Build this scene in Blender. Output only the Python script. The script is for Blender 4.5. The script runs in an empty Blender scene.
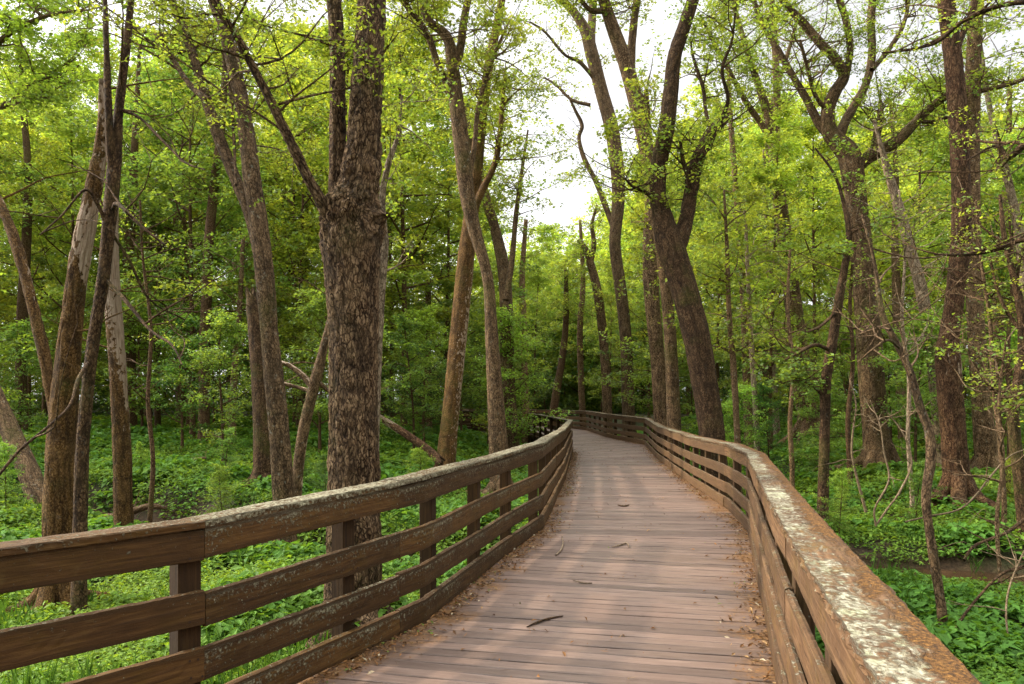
import bpy, math, random
import numpy as np
from mathutils import Vector

random.seed(7)
RNG = np.random.default_rng(11)
scene = bpy.context.scene
COL = scene.collection
R = math.radians
F, HX, HY, EYE = 760.0, 512.0, 400.0, 1.75


def at(px, py, Y):
    """world point at depth Y seen by a level camera standing at the origin"""
    return np.array([(px - HX) / F * Y, Y, EYE - (py - HY) / F * Y])


# ------------------------------------------------------------------ noise
def _hash(ix, iy, iz, seed):
    h = (ix * 374761393 + iy * 668265263 + iz * 1274126177 + seed * 974711) & 0xFFFFFFFF
    h = ((h ^ (h >> 13)) * 1274126177) & 0xFFFFFFFF
    h = h ^ (h >> 16)
    return (h & 0xFFFFFF) / float(0xFFFFFF)


def vnoise(p, seed=0):
    p = np.asarray(p, dtype=np.float64)
    i = np.floor(p).astype(np.int64)
    f = p - i
    f = f * f * (3 - 2 * f)
    x, y, z = i[..., 0], i[..., 1], i[..., 2]
    fx, fy, fz = f[..., 0], f[..., 1], f[..., 2]
    def c(a, b, d): return _hash(x + a, y + b, z + d, seed)
    x00 = c(0, 0, 0) * (1 - fx) + c(1, 0, 0) * fx
    x10 = c(0, 1, 0) * (1 - fx) + c(1, 1, 0) * fx
    x01 = c(0, 0, 1) * (1 - fx) + c(1, 0, 1) * fx
    x11 = c(0, 1, 1) * (1 - fx) + c(1, 1, 1) * fx
    y0 = x00 * (1 - fy) + x10 * fy
    y1 = x01 * (1 - fy) + x11 * fy
    return y0 * (1 - fz) + y1 * fz


def fbm2(x, y, scale, seed, octv=3):
    s, a, t = 0, 1.0, 0
    for o in range(octv):
        p = np.stack([x * scale * 2 ** o, y * scale * 2 ** o, np.full_like(x, 3.7)], -1)
        s = s + a * vnoise(p, seed + o); t += a; a *= .5
    return s / t


def sstep(a, b, x):
    t = np.clip((x - a) / (b - a), 0, 1)
    return t * t * (3 - 2 * t)


# ------------------------------------------------------------------ objects
def link(name, mesh, mat=None, parent=None):
    o = bpy.data.objects.new(name, mesh)
    COL.objects.link(o)
    if mat is not None:
        mesh.materials.append(mat)
    if parent is not None:
        o.parent = parent
    return o


def thing(name, label, cat, loc=(0, 0, 0), group=None):
    o = bpy.data.objects.new(name, None)
    COL.objects.link(o)
    o.location = [float(v) for v in loc]
    o.empty_display_size = .1
    tag(o, label, cat, group)
    return o


def tag(o, label=None, cat=None, group=None, kind=None):
    if label: o['label'] = label
    if cat: o['category'] = cat
    if group: o['group'] = group
    if kind: o['kind'] = kind
    return o


def np_mesh(name, V, faces, k, attrs=None, smooth=True):
    """faces: (n,k) int array"""
    me = bpy.data.meshes.new(name)
    V = np.asarray(V, dtype=np.float32); faces = np.asarray(faces, dtype=np.int32)
    n = len(faces)
    me.vertices.add(len(V)); me.vertices.foreach_set('co', V.ravel())
    me.loops.add(n * k); me.loops.foreach_set('vertex_index', faces.ravel())
    me.polygons.add(n)
    me.polygons.foreach_set('loop_start', np.arange(0, n * k, k, dtype=np.int32))
    me.polygons.foreach_set('loop_total', np.full(n, k, dtype=np.int32))
    me.polygons.foreach_set('use_smooth', np.full(n, smooth, dtype=bool))
    me.update(calc_edges=True)
    for an, (typ, arr) in (attrs or {}).items():
        a = me.attributes.new(an, typ, 'POINT')
        arr = np.asarray(arr, dtype=np.float32)
        a.data.foreach_set({'FLOAT': 'value', 'FLOAT_VECTOR': 'vector', 'FLOAT_COLOR': 'color'}[typ], arr.ravel())
    return me


# ------------------------------------------------------------------ materials
class NT:
    def __init__(self, name):
        self.m = bpy.data.materials.new(name); self.m.use_nodes = True
        self.t = self.m.node_tree; self.t.nodes.clear()
        self.out = self.n('ShaderNodeOutputMaterial')
    def n(self, typ, **kw):
        nd = self.t.nodes.new(typ)
        for k, v in kw.items(): setattr(nd, k, v)
        return nd
    def l(self, a, b): self.t.links.new(a, b)
    def val(self, sock, v):
        if hasattr(v, 'is_linked') or hasattr(v, 'links'): self.l(v, sock)
        else: sock.default_value = v
    def attr(self, name, out='Vector'):
        a = self.n('ShaderNodeAttribute', attribute_name=name); return a.outputs[out]
    def mapping(self, vec, scale, loc=(0, 0, 0)):
        m = self.n('ShaderNodeMapping'); self.l(vec, m.inputs['Vector'])
        m.inputs['Scale'].default_value = scale; m.inputs['Location'].default_value = loc
        return m.outputs[0]
    def noise(self, vec, scale, detail=3, rough=.55, dist=0):
        x = self.n('ShaderNodeTexNoise'); self.l(vec, x.inputs['Vector'])
        x.inputs['Scale'].default_value = scale; x.inputs['Detail'].default_value = detail
        x.inputs['Roughness'].default_value = rough; x.inputs['Distortion'].default_value = dist
        return x.outputs[0]
    def voro(self, vec, scale, feature='F1', out='Distance', rnd=1.0):
        x = self.n('ShaderNodeTexVoronoi', feature=feature); self.l(vec, x.inputs['Vector'])
        x.inputs['Scale'].default_value = scale; x.inputs['Randomness'].default_value = rnd
        return x.outputs[out]
    def ramp(self, fac, stops):
        r = self.n('ShaderNodeValToRGB'); self.l(fac, r.inputs[0])
        e = r.color_ramp.elements
        while len(e) < len(stops): e.new(.5)
        for el, (p, c) in zip(e, stops):
            el.position = p
            el.color = (*c, 1) if isinstance(c, (tuple, list)) else (c, c, c, 1)
        return r.outputs[0]
    def rng(self, v, a, b, c=0., d=1.):
        r = self.n('ShaderNodeMapRange', interpolation_type='SMOOTHSTEP'); self.l(v, r.inputs[0])
        for i, x in zip((1, 2, 3, 4), (a, b, c, d)): r.inputs[i].default_value = x
        return r.outputs[0]
    def math(self, op, a, b=0.):
        m = self.n('ShaderNodeMath', operation=op); self.val(m.inputs[0], a); self.val(m.inputs[1], b)
        return m.outputs[0]
    def mix(self, fac, a, b, mode='MIX'):
        m = self.n('ShaderNodeMix', data_type='RGBA', blend_type=mode)
        self.val(m.inputs['Factor'], fac)
        for s, v in ((m.inputs[6], a), (m.inputs[7], b)):
            if isinstance(v, tuple): s.default_value = (*v, 1) if len(v) == 3 else v
            else: self.l(v, s)
        return m.outputs[2]
    def bump(self, h, strength, dist, normal=None):
        b = self.n('ShaderNodeBump'); b.inputs['Strength'].default_value = strength
        b.inputs['Distance'].default_value = dist; self.l(h, b.inputs['Height'])
        if normal is not None: self.l(normal, b.inputs['Normal'])
        return b.outputs[0]
    def pbr(self, color, rough=.8, normal=None, spec=.3):
        p = self.n('ShaderNodeBsdfPrincipled')
        self.val(p.inputs['Base Color'], color if not isinstance(color, tuple) else (*color, 1))
        self.val(p.inputs['Roughness'], rough); p.inputs['Specular IOR Level'].default_value = spec
        if normal is not None: self.l(normal, p.inputs['Normal'])
        self.l(p.outputs[0], self.out.inputs['Surface'])
        return p
    def hsv(self, col, h=.5, s=1., v=1.):
        x = self.n('ShaderNodeHueSaturation'); self.val(x.inputs['Hue'], h); self.val(x.inputs['Saturation'], s)
        self.val(x.inputs['Value'], v); self.l(col, x.inputs['Color']); return x.outputs[0]


def bark_material(name, dark, mid, light, moss=.25, ridge=1.0, spots=.0, plate=.6, sc=1.0, zs=.38):
    t = NT(name)
    co = t.attr('bark_co')
    oi = t.n('ShaderNodeObjectInfo')
    wob = t.n('ShaderNodeTexNoise'); t.l(co, wob.inputs['Vector']); wob.inputs['Scale'].default_value = 9
    av = t.n('ShaderNodeVectorMath', operation='MULTIPLY_ADD'); t.l(wob.outputs[1], av.inputs[0]); av.inputs[1].default_value = (.06, .06, .06); t.l(co, av.inputs[2])
    st = t.mapping(av.outputs[0], (sc, sc, zs * sc))
    n1 = t.noise(st, 30, 6, .75, .4)
    ve = t.voro(st, 24, 'DISTANCE_TO_EDGE')
    vc = t.n('ShaderNodeTexVoronoi'); t.l(st, vc.inputs['Vector']); vc.inputs['Scale'].default_value = 24
    vcs = t.n('ShaderNodeSeparateColor'); t.l(vc.outputs['Color'], vcs.inputs[0])
    crack = t.rng(t.math('ADD', ve, t.math('MULTIPLY', t.math('SUBTRACT', n1, .5), .35)), .0, .16)
    n1 = t.math('ADD', t.math('MULTIPLY', n1, 1 - plate * .5), t.math('MULTIPLY', plate * .5, t.math('MULTIPLY', crack, t.math('ADD', .55, t.math('MULTIPLY', vcs.outputs[0], .5)))))
    n2 = t.noise(co, 3.2, 3)
    n3 = t.noise(co, 60, 3, .6)
    base = t.ramp(n1, [(.36, dark), (.5, mid), (.64, light)])
    base = t.mix(t.rng(n2, .38, .7, 0, .55), base, t.mix(.5, base, light))
    base = t.mix(t.rng(n3, .3, .75, 0, .45), base, dark)
    crev = t.attr('crev', 'Fac')
    base = t.mix(t.math('MULTIPLY', crev, .9), base, tuple(c * .35 for c in dark))
    # moss and lichen film
    mp = t.noise(co, 1.3, 4, .6)
    m = t.math('MULTIPLY', t.rng(mp, .5, .72), t.rng(n3, .35, .6))
    base = t.mix(t.math('MULTIPLY', m, moss), base, (.085, .10, .025))
    if spots:
        v = t.noise(co, 11, 4, .7)
        base = t.mix(t.rng(v, .6, .68, 0, spots), base, (.36, .36, .30))
    bare = t.attr('bare', 'Fac')
    grain = t.noise(t.mapping(co, (1, 1, .06)), 55, 3)
    wood = t.ramp(grain, [(.25, (.16, .11, .075)), (.5, (.40, .31, .23)), (.75, (.55, .46, .37))])
    base = t.mix(t.rng(t.math('ADD', bare, t.math('MULTIPLY', t.math('SUBTRACT', t.noise(st, 9, 4), .5), 1.5)), .47, .56), base, wood)
    v = t.math('ADD', .92, t.math('MULTIPLY', oi.outputs['Random'], .44))
    base = t.hsv(base, .497, 1.22, v)
    nb = t.bump(n1, 1.0 * ridge, .045)
    nb = t.bump(n3, .5, .008, nb)
    t.pbr(base, .9, nb, .2)
    return t.m


M = {}
M['bark_brown'] = bark_material('rugged_brown_bark', (.022, .012, .006), (.125, .078, .045), (.40, .29, .19), .3, 1.3, 0, .45, 1.5, .34)
M['bark_grey'] = bark_material('grey_bark', (.030, .019, .010), (.125, .084, .050), (.28, .20, .13), .35, .9, .3, .4, 1.25, .5)
M['bark_red'] = bark_material('reddish_bark', (.026, .012, .007), (.115, .066, .038), (.25, .165, .105), .15, 1.2, 0, .45, 1.5, .32)
M['bark_dark'] = bark_material('dark_bark', (.018, .010, .006), (.075, .046, .026), (.19, .13, .08), .45, 1.1, .1, .4, 1.4, .5)
M['bark_warm'] = bark_material('flaky_warm_bark', (.028, .014, .006), (.150, .088, .038), (.33, .22, .12), .5, 1.2, .1, .3, 1.9, .6)
M['bark_twig'] = bark_material('drab_twig_bark', (.05, .036, .022), (.14, .105, .068), (.26, .205, .145), .3, .6, .2, .2, 1.5, .5)
M['bark_pale'] = bark_material('pale_twig_bark', (.075, .055, .038), (.20, .155, .11), (.33, .27, .20), .2, .7)


def leaf_material(name, trans=.45, rough=.5, sat=1.0, spec=.3):
    t = NT(name)
    col = t.attr('Col', 'Color')
    oi = t.n('ShaderNodeObjectInfo')
    c = t.mix(1.0, col, oi.outputs['Color'], 'MULTIPLY')
    c = t.hsv(c, t.math('ADD', .488, t.math('MULTIPLY', oi.outputs['Random'], .02)), sat, 1.0)
    p = t.n('ShaderNodeBsdfPrincipled'); t.l(c, p.inputs['Base Color'])
    p.inputs['Roughness'].default_value = rough; p.inputs['Specular IOR Level'].default_value = spec
    tr = t.n('ShaderNodeBsdfTranslucent')
    t.l(t.mix(1.0, c, (1.85, 1.5, .7), 'MULTIPLY'), tr.inputs['Color'])
    mx = t.n('ShaderNodeMixShader'); mx.inputs[0].default_value = trans
    t.l(p.outputs[0], mx.inputs[1]); t.l(tr.outputs[0], mx.inputs[2]); t.l(mx.outputs[0], t.out.inputs['Surface'])
    return t.m


M['leaf'] = leaf_material('spring_leaves', .48)
M['herb'] = leaf_material('herb_leaves', .4, .6, 1.0, .15)
M['litter'] = leaf_material('dry_leaf_litter', .1, .8)


def fence_material():
    t = NT('weathered_fence_timber')
    bc = t.attr('bc')                      # along, across / height, in metres
    g = t.n('ShaderNodeNewGeometry')
    sep = t.n('ShaderNodeSeparateXYZ'); t.l(g.outputs['Normal'], sep.inputs[0])
    up = sep.outputs['Z']
    oi = t.n('ShaderNodeObjectInfo')
    st = t.mapping(bc, (.05, 1, 1))
    grain = t.noise(st, 60, 4, .6, .3)
    blot = t.noise(bc, 2.3, 4, .6)
    fine = t.noise(bc, 90, 3, .6)
    wood = t.ramp(grain, [(.22, (.035, .018, .009)), (.5, (.125, .070, .036)), (.8, (.24, .15, .088))])
    wood = t.mix(t.rng(blot, .35, .7, 0, .6), wood, (.075, .043, .022))
    wood = t.mix(t.rng(t.noise(bc, 6, 5, .7), .55, .72, 0, .45), wood, (.20, .15, .115))
    wood = t.hsv(wood, .5, 1.0, t.math('ADD', .8, t.math('MULTIPLY', oi.outputs['Random'], .45)))
    wood = t.mix(1.0, wood, oi.outputs['Color'], 'MULTIPLY')
    # pale lichen: crust on upward faces, specks on the sides
    fin = t.attr('fine', 'Fac')
    lic_n = t.math('ADD', t.math('MULTIPLY', t.noise(bc, 13, 6, .72, .4), t.math('SUBTRACT', 1.0, fin)), t.math('MULTIPLY', t.noise(bc, 42, 4, .7, .2), fin))
    lic_w = t.noise(bc, 1.7, 3, .6)
    amt = t.attr('lichen', 'Fac')
    thr = t.math('SUBTRACT', .76, t.math('MULTIPLY', amt, .31))
    lm = t.math('SUBTRACT', t.math('ADD', lic_n, t.math('MULTIPLY', t.math('SUBTRACT', lic_w, .5), .35)), thr)
    blob = t.math('SUBTRACT', .5, t.voro(t.mapping(bc, (1, 1, 1)), 48))
    lm = t.math('ADD', lm, t.math('MULTIPLY', blob, .20))
    lm = t.rng(lm, -.05, .16)
    spk = t.rng(t.noise(t.mapping(bc, (1, 1, 1), (5, 3, 1)), 30, 3, .6), .66, .70)
    lm = t.math('MAXIMUM', lm, t.math('MULTIPLY', spk, t.rng(amt, .15, .6)))
    licc = t.ramp(t.noise(bc, 45, 5, .7), [(.32, (.05, .04, .024)), (.48, (.21, .19, .125)), (.70, (.43, .405, .31))])
    licc = t.mix(t.rng(t.noise(bc, 7, 2), .5, .7, 0, .5), licc, (.33, .36, .20))
    # orange-brown moss
    moss = t.attr('moss', 'Fac')
    mn = t.noise(t.mapping(bc, (.45, 1, 1)), 8, 6, .72, .8)
    mm = t.rng(t.math('ADD', mn, t.math('MULTIPLY', t.math('SUBTRACT', moss, .5), .55)), .47, .60)
    mm = t.math('MULTIPLY', mm, t.rng(moss, .02, .15))
    mossc = t.ramp(t.noise(bc, 70, 4, .7), [(.32, (.018, .009, .003)), (.52, (.105, .046, .009)), (.75, (.25, .125, .028))])
    wood = t.mix(t.rng(t.noise(bc, 3.7, 5, .7), .46, .66, 0, .5), wood, t.mix(1.0, wood, (.95, 1.05, .45), 'MULTIPLY'))
    licc = t.mix(fin, licc, t.ramp(t.noise(bc, 70, 4, .7), [(.35, (.10, .085, .045)), (.65, (.34, .31, .20))]))
    c = t.mix(lm, wood, licc)
    c = t.mix(mm, c, mossc)
    c = t.mix(t.attr('rust', 'Fac'), c, (.03, .016, .009))
    h = t.math('ADD', t.math('MULTIPLY', grain, .35), t.math('MULTIPLY', fine, .15))
    h = t.math('ADD', h, t.math('MULTIPLY', lm, t.math('ADD', .3, lic_n)))
    h = t.math('ADD', h, t.math('MULTIPLY', mm, t.math('ADD', .35, fine)))
    nb = t.bump(h, .9, .012)
    t.pbr(c, .85, nb, .25)
    return t.m


M['fence'] = fence_material()


def deck_material():
    t = NT('weathered_deck_boards')
    bc = t.attr('bc')
    rn = t.attr('rnd', 'Fac')
    edge = t.attr('edge', 'Fac')           # metres to the nearest fence
    st = t.mapping(bc, (.06, 1, 1))
    g = t.noise(st, 55, 4, .6, .2)
    fine = t.noise(bc, 110, 3, .6)
    c = t.ramp(g, [(.25, (.084, .053, .038)), (.55, (.162, .109, .083)), (.85, (.25, .18, .145))])
    g2 = t.n('ShaderNodeNewGeometry')
    pos = g2.outputs['Position']
    blot = t.noise(pos, .9, 5, .62)
    c = t.mix(t.rng(blot, .35, .68, 0, .55), c, (.115, .068, .047))
    c = t.hsv(c, .5, 1.0, t.math('ADD', .66, t.math('MULTIPLY', rn, .62)))
    c = t.mix(t.math('MULTIPLY', t.rng(t.attr('rim', 'Fac'), .92, 1.0), .4), c, (.022, .014, .009))
    # litter stain along the edges
    en = t.noise(pos, 2.2, 6, .68)
    em = t.math('SUBTRACT', t.math('ADD', .04, t.math('MULTIPLY', t.math('SUBTRACT', en, .42), 1.5)), edge)
    em = t.rng(em, -.16, .22)
    fl = t.noise(pos, 38, 5, .75)
    lit = t.ramp(fl, [(.3, (.035, .018, .008)), (.5, (.15, .072, .024)), (.72, (.32, .17, .055))])
    em = t.math('MULTIPLY', em, t.rng(t.noise(pos, 14, 5, .75), .3, .55, .35, 1))
    c = t.mix(em, c, lit)
    # scattered specks everywhere
    sp = t.rng(t.noise(pos, 75, 3, .7), .68, .74, 0, .6)
    c = t.mix(sp, c, (.09, .05, .028))
    rough = t.rng(blot, .3, .7, .42, .66)
    h = t.math('ADD', t.math('MULTIPLY', g, .5), t.math('MULTIPLY', fine, .3))
    h = t.math('ADD', h, t.math('MULTIPLY', em, fl))
    t.pbr(c, rough, t.bump(h, .6, .006), .35)
    return t.m


M['deck'] = deck_material()


def ground_material():
    t = NT('forest_soil')
    g = t.n('ShaderNodeNewGeometry'); pos = g.outputs['Position']
    n1 = t.noise(pos, 1.1, 5, .6); n2 = t.noise(pos, 14, 5, .7)
    c = t.ramp(n2, [(.3, (.012, .010, .006)), (.55, (.045, .032, .018)), (.8, (.11, .075, .042))])
    mud = t.attr('mud', 'Fac')
    c = t.mix(t.rng(n1, .42, .6, 0, .8), c, (.022, .040, .009))
    c = t.mix(mud, c, t.ramp(n2, [(.3, (.022, .012, .006)), (.7, (.075, .044, .020))]))
    t.pbr(c, .9, t.bump(n2, .8, .05), .2)
    return t.m


M['ground'] = ground_material()


def water_material():
    t = NT('tannin_brown_water')
    g = t.n('ShaderNodeNewGeometry'); pos = g.outputs['Position']
    n = t.noise(pos, 3.5, 3, .5)
    c = t.ramp(t.noise(pos, 1.6, 4, .6), [(.35, (.018, .010, .005)), (.65, (.06, .034, .016))])
    t.pbr(c, .12, t.bump(n, .12, .03), .5)
    return t.m


M['water'] = water_material()


# ------------------------------------------------------------------ boardwalk plan (x, y, rail height)
LEFT = [(-4.81, .29, 1.09), (-1.62, 4.01, 1.11), (-.68, 5.95, 1.155), (-.11, 8.36, 1.145), (.42, 10.3, 1.165),
        (1.15, 16.4, 1.11), (2.05, 25.6, 1.08), (1.35, 36., 1.08), (.3, 46., 1.05), (-6., 54., 1.05), (-16, 60, 1.05)]
RIGHT = [(-.18, -2., 1.09), (.87, 1.77, 1.09), (1.63, 4.68, 1.07), (3.12, 10.07, 1.05), (3.45, 12.2, 1.05), (3.7, 15.8, .99),
         (4.3, 22.5, .99), (5.18, 29.6, 1.05), (4.4, 35.5, 1.10), (4.3, 44., 1.12), (2.8, 50., 1.1), (-6., 58.5, 1.08), (-16, 64.5, 1.05)]
PAIRS = [((-4.6, -2.), (-.2, -2.2)), ((-3.9, 1.2), (.35, -.3)), ((-2.4, 3.15), (.75, 1.2)), ((-1.62, 4.01), (1.27, 3.3)), ((-.68, 5.95), (1.86, 5.4)), ((-.11, 8.36), (2.5, 7.7)),
         ((.42, 10.3), (3.15, 10.07)), ((1.15, 16.4), (3.72, 15.9)), ((1.66, 21.6), (4.3, 22.2)), ((2.05, 25.6), (5.18, 29.6)),
         ((1.35, 36.), (4.4, 36.)), ((.3, 46.), (4.2, 45.)), ((-.6, 47.2), (2.8, 50.)), ((-6, 54.), (-6, 58.5)), ((-16, 60), (-16, 64.5))]
PL = np.array([p[0] for p in PAIRS], float); PR = np.array([p[1] for p in PAIRS], float)
POLY = np.concatenate([PL, PR[::-1]])


def seg_dist(P, A, B):
    d = B - A
    t = np.clip(((P - A) @ d) / (d @ d), 0, 1)
    return np.linalg.norm(P - (A + t[:, None] * d), axis=1)


def poly_dist(P, line):
    return np.min([seg_dist(P, line[i], line[i + 1]) for i in range(len(line) - 1)], axis=0)


def in_poly(P, poly):
    x, y = P[:, 0], P[:, 1]
    ins = np.zeros(len(P), bool)
    n = len(poly)
    for i in range(n):
        x0, y0 = poly[i]; x1, y1 = poly[(i + 1) % n]
        if y0 == y1: continue
        c = ((y0 > y) != (y1 > y)) & (x < (x1 - x0) * (y - y0) / (y1 - y0) + x0)
        ins ^= c
    return ins


def deck_dist(P):
    """distance to the deck (0 on it)"""
    d = np.minimum(poly_dist(P, PL), poly_dist(P, PR))
    d[in_poly(P, POLY)] = 0
    return d


CREEK = np.array([(-40, 26), (-24, 20.5), (-16, 18.2), (-11, 16.8), (-7.5, 15.2), (-4.6, 12.9), (-1.5, 11.9), (2, 11.7), (5, 11.6), (7, 11.0), (9.5, 10.3), (14, 9.2), (30, 8)], float)


def ground_z(x, y):
    x = np.asarray(x, float); y = np.asarray(y, float)
    P = np.stack([x.ravel(), y.ravel()], -1)
    dd = deck_dist(P).reshape(x.shape); cd = poly_dist(P, CREEK).reshape(x.shape)
    rise = np.clip(.066 * (y - 9.5), 0, .95) + np.clip((y - 24) * .012, 0, 1.2)
    z = -.70 + rise * sstep(.6, 6.5, dd) + (fbm2(x, y, .35, 5) - .5) * .35 + (fbm2(x, y, 1.7, 9) - .5) * .10
    z = np.where(dd < 3, np.minimum(z, -.32), z)
    w = .80 + .35 * (fbm2(x, y, .5, 21) - .5)
    dip = 1 - sstep(w * .55, w + .75, cd)
    z = z * (1 - dip) + dip * (-1.28)
    return z


def gz(x, y):
    return float(ground_z(np.array([x]), np.array([y]))[0])


# ------------------------------------------------------------------ ground, water
def build_ground():
    def axis(a, b, step, far):
        core = np.arange(a, b + 1e-6, step)
        lo, hi, s = [a], [b], step
        while hi[-1] < far:
            s *= 1.35; hi.append(hi[-1] + s); lo.append(lo[-1] - s)
        return np.concatenate([lo[:0:-1], core, hi[1:]])
    xs = axis(-20, 18, .16, 260); ys = axis(-2, 34, .16, 320)
    X, Y = np.meshgrid(xs, ys)
    Z = ground_z(X, Y)
    V = np.stack([X, Y, Z], -1).reshape(-1, 3)
    nx, ny = len(xs), len(ys)
    i = (np.arange(ny - 1)[:, None] * nx + np.arange(nx - 1)[None]).ravel()
    Fc = np.stack([i, i + 1, i + nx + 1, i + nx], -1)
    cd = poly_dist(V[:, :2], CREEK)
    mud = 1 - sstep(.7, 1.5, cd + .5 * (fbm2(V[:, 0], V[:, 1], 1.2, 33) - .5))
    me = np_mesh('ground', V, Fc, 4, {'mud': ('FLOAT', mud)})
    tag(link('ground', me, M['ground']), kind='structure')
    # creek water: a ribbon following the channel
    pts = []
    for a, b in zip(CREEK[:-1], CREEK[1:]):
        n = max(2, int(np.linalg.norm(b - a) / .4))
        for k in range(n): pts.append(a + (b - a) * k / n)
    pts = np.array(pts); tan = np.gradient(pts, axis=0); tan /= np.linalg.norm(tan, axis=1)[:, None]
    nor = np.stack([-tan[:, 1], tan[:, 0]], -1)
    V = []
    for s in (-1.35, -.45, .45, 1.35):
        q = pts + nor * s; V.append(np.concatenate([q, np.full((len(q), 1), -.95)], 1))
    n = len(pts); V = np.concatenate(V)
    Fc = [(r * n + k, r * n + k + 1, (r + 1) * n + k + 1, (r + 1) * n + k) for r in range(3) for k in range(n - 1)]
    tag(link('creek_water', np_mesh('creek_water', V, Fc, 4), M['water']), kind='structure')


build_ground()


# ------------------------------------------------------------------ deck
def build_deck():
    seg = [np.linalg.norm((PL[i + 1] + PR[i + 1] - PL[i] - PR[i]) / 2) for i in range(len(PL) - 1)]
    S = np.concatenate([[0], np.cumsum(seg)])
    pitch, gap = .142, .009
    V, Fc, bc, rnd, edge, rim = [], [], [], [], [], []
    k = 0
    cuts = 26
    for s in np.arange(0, S[-1] - pitch, pitch):
        def edgept(ss):
            return (np.array([np.interp(ss, S, PL[:, 0]), np.interp(ss, S, PL[:, 1])]),
                    np.array([np.interp(ss, S, PR[:, 0]), np.interp(ss, S, PR[:, 1])]))
        a0, b0 = edgept(s + gap / 2); a1, b1 = edgept(s + pitch - gap / 2)
        d = (b0 - a0) / np.linalg.norm(b0 - a0)
        jl, jr = RNG.uniform(.08, .14, 2)
        a0 = a0 - d * jl; a1 = a1 - d * jl; b0 = b0 + d * jr; b1 = b1 + d * jr
        mid = (a0 + b0) / 2
        near = -3 < mid[1] < 14
        n = cuts if near else 6
        dz = RNG.uniform(-.002, .002); tw = RNG.uniform(-.0025, .0025); cup = RNG.uniform(-.001, .002)
        rr = RNG.uniform(0, 1)
        L = np.linalg.norm(b0 - a0)
        v0 = len(V)
        prof = [(0.0, -.038), (0.0, -.004), (.035, 0), (.16, 0), (.84, 0), (.965, 0), (1.0, -.004), (1.0, -.038)]
        for i in range(n + 1):
            t = i / n
            p0 = a0 * (1 - t) + b0 * t; p1 = a1 * (1 - t) + b1 * t
            wob = .0018 * math.sin(t * 9 + k) + .0012 * math.sin(t * 23 + 3 * k)
            for (u, z) in prof:
                q = p0 * (1 - u) + p1 * u
                V.append((q[0], q[1], z + dz + tw * (t - .5) * 2 + (cup * (1 - 4 * (u - .5) ** 2)) + wob))
                bc.append((t * L + k * 3.1, u * pitch + k * .77, z + k * .31))
                rim.append(abs(u - .5) * 2 if .1 < u < .9 else 1.); rnd.append(rr); edge.append(min(t * L - .1, (1 - t) * L - .1))
        m = len(prof)
        for i in range(n):
            for j in range(m - 1):
                q = v0 + i * m + j
                Fc.append((q, q + m, q + m + 1, q + 1))
        k += 1
    me = np_mesh('boardwalk_deck', V, Fc, 4, {'bc': ('FLOAT_VECTOR', bc), 'rnd': ('FLOAT', rnd), 'edge': ('FLOAT', edge), 'rim': ('FLOAT', rim)}, smooth=False)
    o = tag(link('boardwalk_path', me, M['deck']), kind='structure')
    # joists and piles carrying it
    boxes = []
    for s in np.arange(.4, S[-1], 2.4):
        a = np.array([np.interp(s, S, PL[:, 0]), np.interp(s, S, PL[:, 1])]); b = np.array([np.interp(s, S, PR[:, 0]), np.interp(s, S, PR[:, 1])])
        s2 = min(s + 2.4, S[-1])
        a2 = np.array([np.interp(s2, S, PL[:, 0]), np.interp(s2, S, PL[:, 1])]); b2 = np.array([np.interp(s2, S, PR[:, 0]), np.interp(s2, S, PR[:, 1])])
        for t in (.02, .35, .65, .98):
            boxes.append((a + (b - a) * t, a2 + (b2 - a2) * t, .05, -.25, -.045))
        for t in (.06, .94):
            p = a + (b - a) * t
            boxes.append((p - np.array([0, .08]), p + np.array([0, .08]), .16, -1.6, -.047))
    V, Fc = [], []
    for (p, q, w, z0, z1) in boxes:
        d = (q - p) / (np.linalg.norm(q - p) + 1e-9); nn = np.array([-d[1], d[0]]) * w / 2
        b = len(V)
        for z in (z0, z1):
            for c in (p - nn, p + nn, q + nn, q - nn): V.append((c[0], c[1], z))
        Fc += [(b, b + 1, b + 2, b + 3), (b + 4, b + 7, b + 6, b + 5), (b, b + 4, b + 5, b + 1), (b + 1, b + 5, b + 6, b + 2), (b + 2, b + 6, b + 7, b + 3), (b + 3, b + 7, b + 4, b)]
    me = np_mesh('understructure', V, Fc, 4, {'bc': ('FLOAT_VECTOR', V)}, smooth=False)
    link('boardwalk_supports', me, M['fence'], o)


build_deck()


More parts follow.
